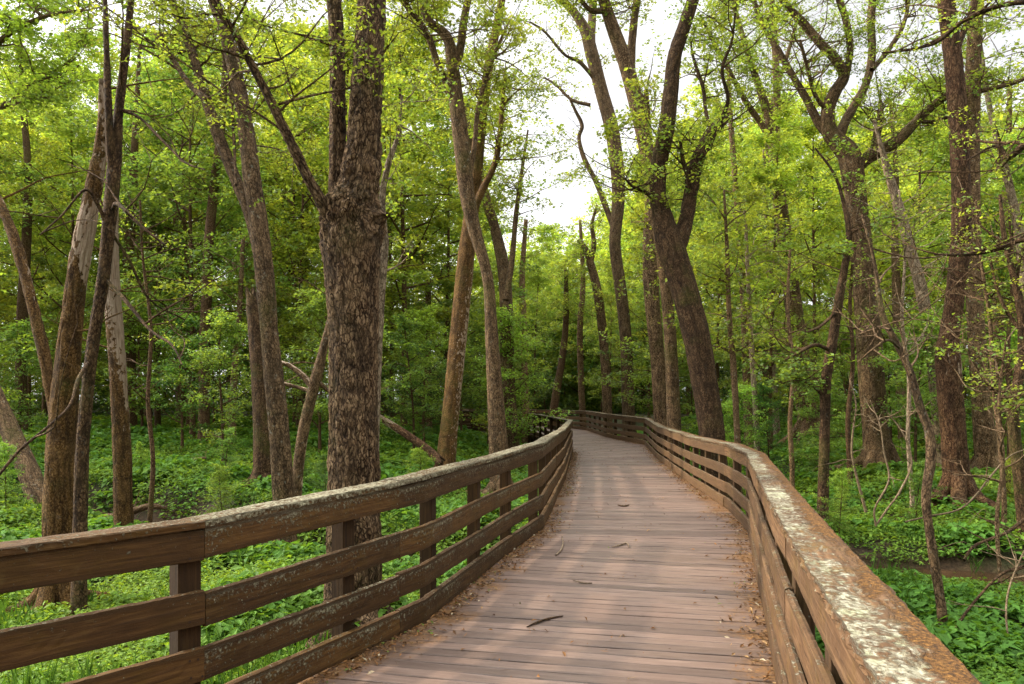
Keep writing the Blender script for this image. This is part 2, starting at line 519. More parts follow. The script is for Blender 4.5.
# ------------------------------------------------------------------ fences
def build_fence(name, stations, inside, label, lic_face, lic_top, moss_top, splits, tint):
    """inside = +1 when the deck lies to the right of the walking direction"""
    P = np.array([s[:2] for s in stations], float); H = np.array([s[2] for s in stations])
    d = np.diff(P, axis=0); Ls = np.linalg.norm(d, axis=1); d /= Ls[:, None]
    S = np.concatenate([[0], np.cumsum(Ls)])
    nseg = np.stack([d[:, 1], -d[:, 0]], -1) * inside          # towards the deck
    nv = []
    for i in range(len(P)):
        a = nseg[max(i - 1, 0)]; b = nseg[min(i, len(nseg) - 1)]
        m = (a + b); m /= np.linalg.norm(m); nv.append(m / max(.4, (m @ b)))
    nv = np.array(nv)

    def frame(s):
        i = min(max(np.searchsorted(S, s, side='right') - 1, 0), len(Ls) - 1)
        t = (s - S[i]) / Ls[i]
        p = P[i] + (P[i + 1] - P[i]) * t
        if t < 1e-6: n = nv[i]
        elif t > 1 - 1e-6: n = nv[i + 1]
        else: n = nseg[i]
        return p, n, H[i] + (H[i + 1] - H[i]) * t, i
    cap_in = -.225 if inside < 0 else -.17
    root = thing(name, label, 'fence', (P[1][0], P[1][1], 0))
    ox = np.array([P[1][0], P[1][1], 0])

    def board(pname, s0, s1, d0, d1, zf0, zf1, lic, mossv, seed, rough=.004, prof_top=0):
        """a plank from s0 to s1; cross-section d0..d1 (towards deck), z as function of rail height"""
        s0 += .002; s1 -= .002
        near = frame((s0 + s1) / 2)[0][1] < 13
        step = .035 if near else .16
        ss = list(np.arange(s0, s1, step)) + [s1]
        for q in S:
            if s0 + .004 < q < s1 - .004: ss += [q]
        ss = sorted(set(ss))
        nd = 7 if (near and d1 - d0 > .1) else 3
        nz = 7 if near else 3
        # closed profile ring
        ring = [(u, 0.) for u in np.linspace(0, 1, nd)] + [(1., v) for v in np.linspace(0, 1, nz)[1:]] + \
               [(u, 1.) for u in np.linspace(1, 0, nd)[1:]] + [(0., v) for v in np.linspace(1, 0, nz)[1:-1]]
        m = len(ring)
        V, bc, lc, ms = [], [], [], []
        a0, a1 = RNG.uniform(-.006, .006, 2)
        for s in ss:
            p, n, h, i = frame(s)
            t = (s - s0) / (s1 - s0)
            sag = RNG.uniform(0, 1) * 0
            for (u, v) in ring:
                z = (zf0 + (zf1 - zf0) * v)
                z = h - z if prof_top else z * h
                dd = d0 + (d1 - d0) * u
                q = p + n * (dd + .004 * math.sin(s * 2.1 + seed))
                zz = z + a0 * (1 - t) + a1 * t + .004 * math.sin(s * 1.7 + seed * 2)
                V.append((q[0], q[1], zz))
                bc.append((s + seed * 7.3, dd + seed * 1.7 + (0.0 if v in (0., 1.) else .5), z + seed * .61))
                top = 1. if v == 1. and not prof_top else (1. if v == 0. and prof_top else 0.)
                ev = v if not prof_top else 1 - v
                lf = lic_face(s); L = lf * (.40 + 1.0 * max(0, ev - .45)) if top == 0 else (lic if callable(lic) or pname == 'rail_cap' else lic * .92)
                if callable(mossv): mo = mossv(u, s) if top else 0.
                else: mo = mossv if top else 0.
                if callable(lic): L = lic(u, s) if top else (lf * (.75 + .7 * max(0, ev - .35)) + (.45 if inside < 0 else .1))
                lc.append(L); ms.append(mo)
        V = np.array(V); bc = np.array(bc); lc = np.array(lc); ms = np.array(ms)
        # weathering: erode the arrises and roughen
        uv = np.array(ring * len(ss))
        cen = np.repeat(V.reshape(len(ss), m, 3).mean(1), m, axis=0)
        corner = (np.abs(uv[:, 0] - .5) > .49) & (np.abs(uv[:, 1] - .5) > .49)
        nn = vnoise(bc * np.array([5, 40, 40]), seed) - .5
        nf = vnoise(bc * np.array([30, 60, 60]), seed + 3) - .5
        dirv = V - cen; dirv /= np.linalg.norm(dirv, axis=1)[:, None] + 1e-9
        V += dirv * (nn * rough + nf * rough * (1 + 1.6 * np.clip(lc, 0, 1)))[:, None]
        V -= dirv * (corner * (.004 + .010 * np.clip(nn + .3, 0, 1)))[:, None]
        Fc = []
        for i in range(len(ss) - 1):
            for j in range(m):
                Fc.append((i * m + j, i * m + (j + 1) % m, (i + 1) * m + (j + 1) % m, (i + 1) * m + j))
        # end caps as quads fanned on a centre vertex pair
        base = len(V)
        V = np.concatenate([V, [V[:m].mean(0)], [V[-m:].mean(0)]])
        bc = np.concatenate([bc, [bc[:m].mean(0)], [bc[-m:].mean(0)]]); lc = np.append(lc, [.2, .2]); ms = np.append(ms, [0, 0])
        e = (len(ss) - 1) * m
        for j in range(0, m, 2):
            Fc.append((base, (j + 2) % m, (j + 1) % m, j)); Fc.append((base + 1, e + j, e + (j + 1) % m, e + (j + 2) % m))
        me = np_mesh(pname, V - ox, Fc, 4, {'bc': ('FLOAT_VECTOR', bc), 'lichen': ('FLOAT', lc), 'moss': ('FLOAT', ms), 'fine': ('FLOAT', np.full(len(ms), .75 if inside > 0 else .1))}, smooth=False)
        return link(pname, me, M['fence'], root)

    k = int(abs(P[0][0]) * 10)
    cuts = splits(S)
    for a, b in zip(cuts[:-1], cuts[1:]):
        k += 1
        board('rail_cap', a, b, cap_in, .004 + (.012 if inside < 0 else 0), -.002, .044, lic_top, moss_top, k, .009 if inside < 0 else .006, prof_top=1)
        board('top_rail', a, b, -.043, .0, .034, .205, .8, 0, k + 40, .003, prof_top=1)
        board('rail', a, b, -.043, RNG.uniform(-.003, .004), .500, .668, .66, 0, k + 80, .004)
        board('rail', a, b, -.043, RNG.uniform(-.003, .004), .235, .400, .66, 0, k + 120, .004)
        board('kick_board', a, b, -.043, RNG.uniform(.0, .012), .008, .17, .6, .0, k + 160, .005)
    for o in root.children: o.color = (*tint, 1)
    # posts, outside the boards
    sl = list(np.arange((S[1] - .05) % 1.3, 20, 1.3)); sl += list(np.arange(sl[-1] + 2.0, S[-1], 2.2))
    for s in sl:
        # post beside each joint
        s += RNG.uniform(-.05, .05)
        if s >= S[-1]: break
        p, n, h, i = frame(min(s, S[-1] - .01))
        n = nseg[i]; t = d[i]
        V, bc = [], []
        zb = -1.5; zt = h - .049
        zs = np.linspace(zb, zt, 22)
        w, dp = .125, .105
        tx, ty = RNG.uniform(-.006, .006, 2)
        for z in zs:
            for (a, b) in ((-.5, 0), (-.44, .06), (.44, .06), (.5, 0), (.5, -.9), (.44, -.96), (-.44, -.96), (-.5, -.9)):
                q = p + t * (a * w) + n * (-.047 - .06 * dp + b * dp)
                V.append((q[0] + tx * z, q[1] + ty * z, z)); bc.append((z + s * 3, a * w + s, b * dp + s * .7))
        m = 8; Fc = []
        for r in range(len(zs) - 1):
            for j in range(m): Fc.append((r * m + j, r * m + (j + 1) % m, (r + 1) * m + (j + 1) % m, (r + 1) * m + j))
        e = (len(zs) - 1) * m
        Fc += [(e, e + 1, e + 2, e + 3), (e, e + 3, e + 4, e + 7), (e + 4, e + 5, e + 6, e + 7)]
        rust = np.zeros(len(V))
        if p[1] < 15:                       # two nail heads through every board into the post
            for zf in (.93, .83, .62, .54, .35, .27, .12, .05):
                for a in (-.03, .03):
                    a += RNG.uniform(-.012, .012); zc = (zf + RNG.uniform(-.008, .008)) * h
                    q0 = p + t * a + n * (.0055 + (.012 if inside < 0 and zf > .9 else 0)); b0 = len(V)
                    for kk in range(8):
                        an = kk * math.pi / 4
                        V.append((q0[0] + t[0] * .0065 * math.cos(an), q0[1] + t[1] * .0065 * math.cos(an), zc + .0065 * math.sin(an))); bc.append((0, 0, 0))
                    Fc += [(b0, b0 + 1, b0 + 2, b0 + 3), (b0, b0 + 3, b0 + 4, b0 + 7), (b0 + 4, b0 + 5, b0 + 6, b0 + 7)]
            rust = np.concatenate([rust, np.ones(len(V) - len(rust))])
        me = np_mesh('post', np.array(V) - ox, Fc, 4, {'rust': ('FLOAT', rust), 'bc': ('FLOAT_VECTOR', bc), 'lichen': ('FLOAT', np.full(len(V), .12)), 'moss': ('FLOAT', np.zeros(len(V)))}, smooth=False)
        link('post', me, M['fence'], root).color = (*(c * .62 for c in tint), 1)
    return root


def splits_left(S):
    c = [S[0], S[1], S[2] - .35, S[4]]
    c += [S[4] + 3.1, S[5], S[5] + 4.6, S[6], S[6] + 5.2, S[7], S[8], S[8] + 5, S[9], S[10]]
    return c


def splits_right(S):
    return [S[0], S[2] - .55, S[3], S[4] + .2, S[5], S[6] - 3, S[6] + .4, S[7], S[8], S[8] + 4, S[9], S[10], S[11], S[12]]


build_fence('boardwalk_fence', LEFT, 1, 'shade-darkened brown timber rail fence on the left side of the boardwalk, pale lichen on top', lambda s: .50 if s < 4.9 else 1.12,
            lambda u, s: 1.1 if s > 4.9 else .7, lambda u, s: .12, splits_left, (.50, .41, .185))  # left tint darkened to paint in the shade on its deck side
build_fence('boardwalk_fence', RIGHT, -1, 'tan timber rail fence along the right edge, cap crusted with lichen and orange moss', lambda s: .26,
            lambda u, s:   .42 + .60 * sstep(.15, .6, np.float64(u)) + .14 * math.sin(s * 3.1) * math.sin(s * 1.3 + 1), lambda u, s: float(1.0 * (1 - sstep(.12, .62, np.float64(u)))) * .52 + .22 + .12 * math.sin(s * 4.7) * math.sin(s * 1.9), splits_right, (.80, .74, .62))


# ------------------------------------------------------------------ leaves
class Leaves:
    def __init__(self): self.a = []
    def add(self, pos, nrm, size, col, dirv=None, w=.30, fold=.10):
        n = len(pos)
        nrm = nrm / (np.linalg.norm(nrm, axis=1)[:, None] + 1e-9)
        if dirv is None: dirv = RNG.normal(size=(n, 3))
        dirv = dirv - nrm * np.sum(dirv * nrm, 1)[:, None]
        dirv /= np.linalg.norm(dirv, axis=1)[:, None] + 1e-9
        side = np.cross(nrm, dirv)
        s = np.broadcast_to(size, (n,))[:, None]
        V = np.empty((n, 4, 3), np.float32)
        V[:, 0] = pos - dirv * s * .5; V[:, 2] = pos + dirv * s * .5
        V[:, 1] = pos - side * s * w + nrm * s * fold - dirv * s * .06
        V[:, 3] = pos + side * s * w + nrm * s * fold - dirv * s * .06
        C = np.ones((n, 4, 4), np.float32); C[:, :, :3] = np.asarray(col)[:, None, :]
        self.a.append((V, C))
    def count(self): return sum(len(v) for v, c in self.a)
    def mesh(self, name):
        V = np.concatenate([v for v, c in self.a]); C = np.concatenate([c for v, c in self.a])
        n = len(V)
        i = np.arange(n, dtype=np.int32)[:, None] * 4
        Fc = np.concatenate([i + np.array([0, 1, 2]), i + np.array([0, 2, 3])], 1).reshape(-1, 3)
        return np_mesh(name, V.reshape(-1, 3), Fc, 3, {'Col': ('FLOAT_COLOR', C.reshape(-1, 4))}, smooth=False)


YEL = np.array([.270, .355, .055]); MID = np.array([.138, .238, .045]); DRK = np.array([.036, .085, .022]); LIM = np.array([.17, .28, .048])


def spray(L, c, n, rad, flat, size, ca, cb, bright=None, tilt=.55, W=None):
    """leaves set along a handful of fine shoots that fan out, flattened, from a twig end"""
    m = max(3, n // 9)
    az = RNG.uniform(0, 2 * np.pi, m)
    rays = np.stack([np.cos(az), np.sin(az), RNG.normal(size=m) * flat * .9 + .05], -1) * (rad * RNG.uniform(.55, 1.25, m))[:, None]
    k = RNG.integers(0, m, n)
    t = RNG.uniform(.12, 1.0, n) ** .8
    q = rays[k] * t[:, None]
    q[:, 2] -= .28 * rad * t ** 2
    jit = RNG.normal(size=(n, 3)) * size * .55
    dirv = rays[k] / (np.linalg.norm(rays[k], axis=1)[:, None] + 1e-9) + RNG.normal(size=(n, 3)) * .6
    nr = RNG.normal(size=(n, 3)) * tilt + np.array([0, 0, 1])
    b = bright if bright is not None else RNG.uniform(.6, 1.3)
    tt = np.clip(RNG.uniform(0, 1) + RNG.normal(size=(n, 1)) * .18, 0, 1)
    col = (ca * (1 - tt) + cb * tt) * b * RNG.uniform(.75, 1.25, (n, 1))
    L.add(c + q + jit, nr, size * RNG.uniform(.5, 1.35, n), col, dirv)
    if W is not None:
        mid = rays * .5; mid[:, 2] -= .28 * rad * .25
        end = rays.copy(); end[:, 2] -= .28 * rad
        W.needles(np.repeat(c[None], m, 0), c + mid, .0028); W.needles(c + mid, c + end, .002)


# ------------------------------------------------------------------ woody tubes
def catmull(P, n_per):
    P = np.asarray(P, float)
    if len(P) == 2: return P[0] + (P[1] - P[0]) * np.linspace(0, 1, n_per + 1)[:, None]
    Q = np.concatenate([[2 * P[0] - P[1]], P, [2 * P[-1] - P[-2]]])
    out = []
    for i in range(len(P) - 1):
        p0, p1, p2, p3 = Q[i:i + 4]
        t = np.linspace(0, 1, n_per, endpoint=False)[:, None]
        out.append(.5 * ((2 * p1) + (-p0 + p2) * t + (2 * p0 - 5 * p1 + 4 * p2 - p3) * t ** 2 + (-p0 + 3 * p1 - 3 * p2 + p3) * t ** 3))
    out.append(P[-1:])
    return np.concatenate(out)


class Wood:
    def __init__(self): self.V, self.F, self.B, self.C, self.D, self.n = [], [], [], [], [], 0
    def tube(self, path, step=.08, sides=10, bark=.0, lump=.05, bare=None, seed=0, broken=False, smooth=True, burl=()):
        """path: rows of x, y, z, radius"""
        path = np.asarray(path, float)
        if smooth and len(path) > 2: path = catmull(path, 6)
        s = np.concatenate([[0], np.cumsum(np.linalg.norm(np.diff(path[:, :3], axis=0), axis=1))])
        n = max(3, int(s[-1] / step) + 1)
        ss = np.linspace(0, s[-1], n)
        p = np.stack([np.interp(ss, s, path[:, k]) for k in range(4)], -1)
        C, r = p[:, :3], np.maximum(p[:, 3], .002)
        T = np.gradient(C, axis=0); T /= np.linalg.norm(T, axis=1)[:, None] + 1e-9
        U = np.empty_like(T); u = np.cross(T[0], [.31, .95, .1]); u /= np.linalg.norm(u)
        for i in range(n):
            u = u - T[i] * (u @ T[i]); u /= np.linalg.norm(u) + 1e-9; U[i] = u
        W = np.cross(T, U)
        a = np.linspace(0, 2 * np.pi, sides, endpoint=False)
        ca, sa = np.cos(a), np.sin(a)
        rr = np.repeat(r[:, None], sides, 1)
        co = np.stack([rr * ca, rr * sa, np.repeat(ss[:, None], sides, 1)], -1) + seed * 3.17
        low = vnoise(co * np.array([2.2, 2.2, 1.3]) / max(.12, float(r.max())) * .25, seed) - .5
        rad = rr * (1 + lump * 2 * low)
        for (zc, zw, amp) in burl:
            g = np.exp(-((C[:, 2] - zc) / zw) ** 2)[:, None]
            b = vnoise(co * 5, seed + 31) * .6 + (1 - np.abs(2 * vnoise(co * np.array([16, 16, 8]), seed + 32) - 1)) * .3 + vnoise(co * 34, seed + 33) * .22 - .48
            rad = rad + g * amp * b
        crev = np.zeros_like(rr)
        if bark > 0:
            wco = co + .05 * (vnoise(co * 4, seed + 9)[..., None] - .5)
            n1 = vnoise(wco * np.array([15, 15, 4.6]), seed + 1); n2 = vnoise(wco * np.array([34, 34, 12.0]), seed + 2)
            rg = 1 - np.abs(2 * n1 - 1); rg2 = 1 - np.abs(2 * n2 - 1)
            crev = np.clip((rg - .62) * 2.2, 0, 1) * .8 + np.clip((rg2 - .7) * 2, 0, 1) * .35
            rad = rad - bark * crev + bark * .5 * (n2 - .5)
        V = C[:, None] + (U[:, None] * ca[None, :, None] + W[:, None] * sa[None, :, None]) * rad[..., None]
        if broken:
            jag = RNG.uniform(-.5, 1.2, sides) * r[-1] * 1.6
            V[-1] += T[-1] * jag[:, None]; V[-2] += T[-2] * jag[:, None] * .4
        V = V.reshape(-1, 3)
        i = np.arange(n - 1)[:, None] * sides; j = np.arange(sides)[None]
        j2 = (j + 1) % sides
        Fc = np.stack([i + j, i + j2, i + sides + j2, i + sides + j], -1).reshape(-1, 4)
        bv = np.zeros((n, sides))
        if bare is not None:
            bv[:] = np.interp(ss / s[-1], [b[0] for b in bare], [b[1] for b in bare])[:, None]
            bv += (np.cos(a - 4.2) * .22 * (bv > .02))
        Vl, B, Cv, D = [V], [co.reshape(-1, 3)], [crev.ravel()], [bv.ravel()]
        e = (n - 1) * sides
        Vl.append((C[-1] + (T[-1] * (-.4 * r[-1] if broken else r[-1] * .4)))[None]); B.append(co[-1].mean(0)[None]); Cv.append(np.zeros(1)); D.append(np.array([.7 if broken else 0.]))
        cap = []
        for q in range(0, sides - 1, 2): cap.append((e + q, e + q + 1, e + (q + 2) % sides, len(V)))
        if sides % 2: cap.append((e + sides - 1, e + sides - 1, e, len(V)))
        cap = [c for c in cap if c[0] != c[1]]
        Fc = np.concatenate([Fc, np.array(cap).reshape(-1, 4)])
        self.V += Vl; self.B += B; self.C += Cv; self.D += D
        self.F.append(Fc + self.n); self.n += len(V) + 1
    def needles(self, A, B, r):
        """many straight hair-thin shoots at once (three-sided)"""
        n = len(A); T = B - A
        U = np.cross(T, np.array([.3, .2, 1.0])); U /= np.linalg.norm(U, axis=1)[:, None] + 1e-9
        X = np.cross(T, U); X /= np.linalg.norm(X, axis=1)[:, None] + 1e-9
        V = np.empty((n, 6, 3))
        for k in range(3):
            o = (U * math.cos(k * 2.094) + X * math.sin(k * 2.094)) * r
            V[:, k] = A + o; V[:, 3 + k] = B + o * .7
        b = np.arange(n)[:, None] * 6
        Fc = np.concatenate([b + np.array([k, (k + 1) % 3, 3 + (k + 1) % 3, 3 + k]) for k in range(3)], 0)
        self.V.append(V.reshape(-1, 3)); self.B.append(V.reshape(-1, 3)); self.C.append(np.zeros(n * 6)); self.D.append(np.zeros(n * 6))
        self.F.append(Fc + self.n); self.n += n * 6
    def mesh(self, name, origin=(0, 0, 0)):
        V = np.concatenate(self.V) - np.asarray(origin)
        return np_mesh(name, V, np.concatenate(self.F), 4, {'bark_co': ('FLOAT_VECTOR', np.concatenate(self.B)), 'crev': ('FLOAT', np.concatenate(self.C)), 'bare': ('FLOAT', np.concatenate(self.D))})


def px_path(pts, Y, dY=0., flare=0., curve=.0):
    """pixel triples (x, y, width) at depth Y (drifting by dY to the far end) -> world rows with radius"""
    out = []
    n = len(pts)
    for i, (x, y, w) in enumerate(pts):
        t = i / max(1, n - 1)
        yy = Y + dY * t + curve * math.sin(t * 3.1)
        out.append([*at(x, y, yy), w / 2 / F * yy])
    out = np.array(out)
    return out


def twiggery(W, L, path, frm, count, ln, leaf=None, up=.5, tip=.004, twigs=3, seed=0, sizes=.09, nleaf=26, rad=.45, ca=YEL, cb=MID, r0=.02):
    """side branches off a limb path (world rows), with leaf sprays along them when leaf is True"""
    s = np.concatenate([[0], np.cumsum(np.linalg.norm(np.diff(path[:, :3], axis=0), axis=1))])
    for k in range(count):
        t = frm + (1 - frm) * RNG.uniform(0, 1) ** .8
        p = np.array([np.interp(t * s[-1], s, path[:, q]) for q in range(4)])
        az = RNG.uniform(0, 2 * np.pi)
        d = np.array([math.cos(az), math.sin(az), RNG.uniform(-.15, 1.0) * up + .1]); d /= np.linalg.norm(d)
        l = ln * RNG.uniform(.5, 1.25)
        r = min(p[3] * .5, r0) + .003
        pts = [[*p[:3], r]]
        c = p[:3].copy()
        for q in range(1, 5):
            d = d + RNG.normal(size=3) * .22 + np.array([0, 0, .05]); d /= np.linalg.norm(d)
            c = c + d * l / 4
            pts.append([*c, r + (tip - r) * q / 4])
        pts = np.array(pts)
        W.tube(pts, step=l / 8, sides=5, smooth=True, seed=k + seed)
        for q in range(twigs):
            i = RNG.integers(1, 5); b = pts[i]
            d2 = RNG.normal(size=3) + np.array([0, 0, .35]); d2 /= np.linalg.norm(d2)
            l2 = l * RNG.uniform(.2, .5)
            m = b[:3] + d2 * l2 * .5 + RNG.normal(size=3) * .04 * l2; e = b[:3] + d2 * l2
            W.tube(np.array([[*b[:3], b[3] * .7 + .001], [*m, b[3] * .5 + .001], [*e, .002]]), step=l2 / 3, sides=4, smooth=False, seed=k)
            if leaf:
                spray(L, e, nleaf, rad, .35, sizes, ca, cb, W=W); spray(L, m, nleaf // 2, rad * .7, .35, sizes, ca, cb, W=W)
        if leaf: spray(L, pts[-1, :3], nleaf, rad, .35, sizes, ca, cb, W=W)


# ------------------------------------------------------------------ individually observed trees
def hero(name, label, Y, limbs, mat, leafy=0, cat='tree', bark=.012, dYs=None, flare=.35, res=1.0, bare=None, broken=(), crownargs=None, dead=0, crown_from=.55, group=None, burl=()):
    """limbs[0] is the trunk from its base upward (pixels); the rest start on it"""
    W, L = Wood(), Leaves()
    worlds = []
    ox = None
    for i, pts in enumerate(limbs):
        dY = (dYs[i] if dYs else 0.)
        y0 = Y
        if i and isinstance(dYs, (list, tuple)): pass
        P = px_path(pts, y0, dY, curve=.0 if i == 0 else RNG.uniform(-.25, .25))
        if i == 0:
            b = P[0].copy(); g = gz(b[0], b[1]) - .12
            if P[0, 2] > g + .05:          # carry the trunk down to the soil
                P = np.concatenate([[[b[0], b[1], g, b[3] * (1 + flare)]], P])
            P[0, 3] *= 1 + flare * .8
            s0 = P[0, 2]
            if len(P) > 2:                 # flare over the lowest half metre
                k = P[0].copy(); q = P[1]
                h = max(.05, min(.45, (q[2] - k[2]) * .5)); t = h / max(.06, (q[2] - k[2]))
                mid = k + (q - k) * t; mid[3] = q[3] * 1.08
                P = np.concatenate([P[:1], [mid], P[1:]])
            ox = np.array([P[0, 0], P[0, 1], g + .12])
            if P[0, 3] > .11 and bark:
                rb = P[0, 3] / (1 + flare * .8); a0 = RNG.uniform(0, 6.28); nr = 5 + int(rb > .2)
                for kq in range(nr):
                    a = a0 + kq * 6.283 / nr + RNG.uniform(-.3, .3); dv = np.array([math.cos(a), math.sin(a)]); ln = rb * RNG.uniform(2.2, 3.6)
                    q = [np.array([*(ox[:2] + dv * rb * .35), ox[2] + rb * RNG.uniform(1.1, 1.8), rb * .34])]
                    q.append(np.array([*(ox[:2] + dv * rb * 1.0), ox[2] + rb * .45, rb * .36]))
                    e = ox[:2] + dv * (rb + ln * .5); q.append(np.array([*e, gz(*e) + rb * .12, rb * .24]))
                    e = ox[:2] + dv * (rb + ln) + RNG.normal(size=2) * rb * .4; q.append(np.array([*e, gz(*e) - .08, rb * .10]))
                    W.tube(np.array(q), max(.03, Y / F * 3), 12, bark=min(bark, rb * .08), lump=.1, seed=kq + 60)
        worlds.append(P)
        rmax = P[:, 3].max(); px = Y / F
        step = max(.02, px * 2.2 / res) if bark else max(.05, px * 4)
        sides = int(np.clip(2 * math.pi * rmax / (px * 1.7 / res), 8, 110))
        sides += sides % 2
        W.tube(P, step, sides, bark=min(bark, rmax * .12), lump=.07, seed=i + int(Y * 7) % 50, bare=(bare or {}).get(i), broken=i in broken, burl=burl if i == 0 else ())
    if leafy:
        a = dict(count=leafy, ln=1.6, leaf=True, sizes=.10, nleaf=30, rad=.5)
        a.update(crownargs or {})
        c = a.pop('count')
        per = [max(1, int(c / len(worlds)))] * len(worlds)
        for i, P in enumerate(worlds):
            if P[-1, 2] - P[0, 2] < 0 and i: continue
            twiggery(W, L, P, crown_from if i == 0 else .3, per[i], seed=i, **a)
    if dead:
        for i, P in enumerate(worlds):
            twiggery(W, L, P, .45, max(1, dead // len(worlds)), ln=1.25, leaf=False, up=.5, twigs=3, r0=.012)
    root = thing(name, label, cat, ox, group)
    link('trunk', W.mesh(name + '_trunk', ox), mat, root)
    if L.a:
        me = L.mesh(name + '_crown')
        me.transform(__import__('mathutils').Matrix.Translation(Vector([-float(v) for v in ox])))
        link('crown', me, M['leaf'], root)
    return root


UP = -190   # carried above the frame
hero('rugged_tree', 'massive rugged brown double trunk rising right behind the left fence', 7.8,
     [[(353, 648, 66), (354, 580, 58), (354, 500, 54), (354, 400, 51), (354, 330, 52), (352, 270, 56), (351, 235, 60), (352, 212, 56), (358, 190, 40), (363, 150, 34), (367, 80, 31), (372, 0, 28), (376, -90, 27), (384, -190, 22), (400, -330, 14)],
      [(342, 250, 30), (339, 215, 24), (338, 180, 18), (338, 120, 17), (337, 50, 16), (334, 0, 16), (330, -90, 16), (318, -190, 12), (300, -300, 7)],
      [(338, 248, 16), (326, 212, 14), (310, 182, 11), (292, 145, 11), (270, 100, 10), (250, 62, 9), (235, 34, 8), (212, 0, 7), (180, -60, 5)]],
     M['bark_brown'], leafy=60, bark=.026, burl=[(3.68, .34, .22), (4.2, .25, .08), (.6, .6, .05)], dYs=[0, .1, -.9], crownargs=dict(ln=1.3, sizes=.045, nleaf=44, rad=.38, r0=.011, ca=YEL * .8, cb=MID), crown_from=.86)

hero('twin_stem_tree', 'tall twin-stemmed grey-brown tree left of the massive double trunk', 11.4,
     [[(289, 562, 20), (284, 500, 21), (279, 430, 20), (271, 350, 19), (264, 270, 18), (259, 225, 18), (253, 185, 17), (246, 130, 16), (237, 80, 14), (226, 35, 13), (214, 0, 12), (195, -60, 11), (170, -150, 8), (160, -260, 4)],
      [(262, 262, 14), (250, 215, 12), (236, 180, 12), (220, 140, 12), (206, 98, 11), (196, 65, 10), (184, 30, 9), (172, 0, 8), (150, -80, 6), (138, -160, 3)],
      [(207, 100, 7), (190, 85, 6), (172, 58, 5), (160, 40, 4), (138, 28, 3)],
      [(236, 185, 3), (234, 140, 3), (230, 90, 3), (222, 50, 2)]],
     M['bark_grey'], leafy=46, bark=.010, dYs=[0, 1.2, 1.5, .6], crownargs=dict(ln=1.5, ca=YEL * .85, sizes=.052, nleaf=52, rad=.42), crown_from=.6, dead=20)

hero('broken_trunk', 'grey snapped-off trunk standing close behind the twin-stemmed tree', 16.9,
     [[(265, 490, 23), (265, 440, 22), (263, 390, 21), (259, 345, 19), (254, 310, 15), (251, 294, 10)]],
     M['bark_dark'], bark=.008, broken=(0,), dead=3)

hero('dead_tree', 'dead tree with bark stripped to pale wood, shattered at its top', 8.7,
     [[(58, 608, 36), (60, 560, 32), (60, 500, 30), (62, 440, 28), (66, 380, 25), (72, 320, 21), (79, 265, 19), (89, 212, 17), (98, 165, 14), (103, 125, 10), (101, 82, 5)],
      [(62, 445, 14), (52, 395, 12), (42, 345, 12), (30, 295, 11), (18, 250, 11), (5, 215, 10), (-8, 190, 10), (-30, 150, 8), (-50, 90, 5)]],
     M['bark_warm'], bark=.012, bare={0: [(0, 0), (.55, .0), (.62, .3), (.69, .75), (.76, .8), (.79, .25), (.84, .4), (1, .75)], 1: [(0, 0), (.3, .1), (.4, .35), (.5, .1), (.75, .4), (.85, .1), (1, 0)]}, broken=(0,), dead=9, dYs=[0, 1.0])

hero('dark_stem_tree', 'dark slender tree crossing in front of the stripped dead trunk', 8.3,
     [[(79, 622, 16), (80, 540, 14), (82, 460, 13), (87, 395, 12), (95, 330, 12), (103, 280, 12), (110, 215, 13), (114, 170, 13), (119, 110, 9), (126, 50, 8), (131, 0, 6), (138, -80, 5), (142, -170, 3)],
      [(113, 180, 9), (110, 140, 8), (108, 90, 7), (106, 40, 6), (105, 0, 5), (100, -90, 3)],
      [(108, 230, 4), (98, 205, 4), (85, 190, 3), (62, 215, 2), (40, 235, 2)],
      [(122, 110, 4), (140, 118, 3), (162, 140, 3), (185, 162, 2), (205, 170, 1.5)],
      [(106, 280, 5), (125, 300, 4), (150, 330, 3), (172, 345, 2.5), (182, 365, 1.5)],
      [(112, 210, 4), (118, 204, 4), (140, 225, 3), (165, 245, 2)],
      [(110, 230, 3), (130, 262, 3), (150, 300, 2), (185, 320, 1.5)],
      [(90, 360, 4), (78, 380, 4), (70, 405, 3), (50, 425, 3), (20, 450, 3), (-5, 480, 3)]],
     M['bark_dark'], bark=.006, dead=16, leafy=8, dYs=[0, .2, -.6, -.8, -.8, -.5, .7, -1.2], crownargs=dict(ln=.9, sizes=.06, nleaf=14, rad=.3), crown_from=.8)

hero('stripped_stub', 'pale-barked dead stub beside the stripped dead tree', 12.0,
     [[(124, 542, 21), (123, 500, 18), (122, 450, 17), (119, 390, 16), (115, 330, 16), (111, 275, 16), (110, 230, 15), (112, 195, 13), (114, 178, 8)]],
     M['bark_warm'], bark=.010, bare={0: [(0, .0), (.25, .1), (.4, .35), (.55, .65), (.7, .8), (1, .85)]}, broken=(0,), dead=5)

hero('slanted_dead_tree', 'grey leaning trunk slanting in from the left edge low down', 15.5,
     [[(40, 508, 24), (32, 480, 21), (18, 448, 19), (3, 415, 18), (-15, 375, 16), (-40, 320, 18), (-70, 240, 14)]],
     M['bark_grey'], bark=.010, dYs=[1.5])

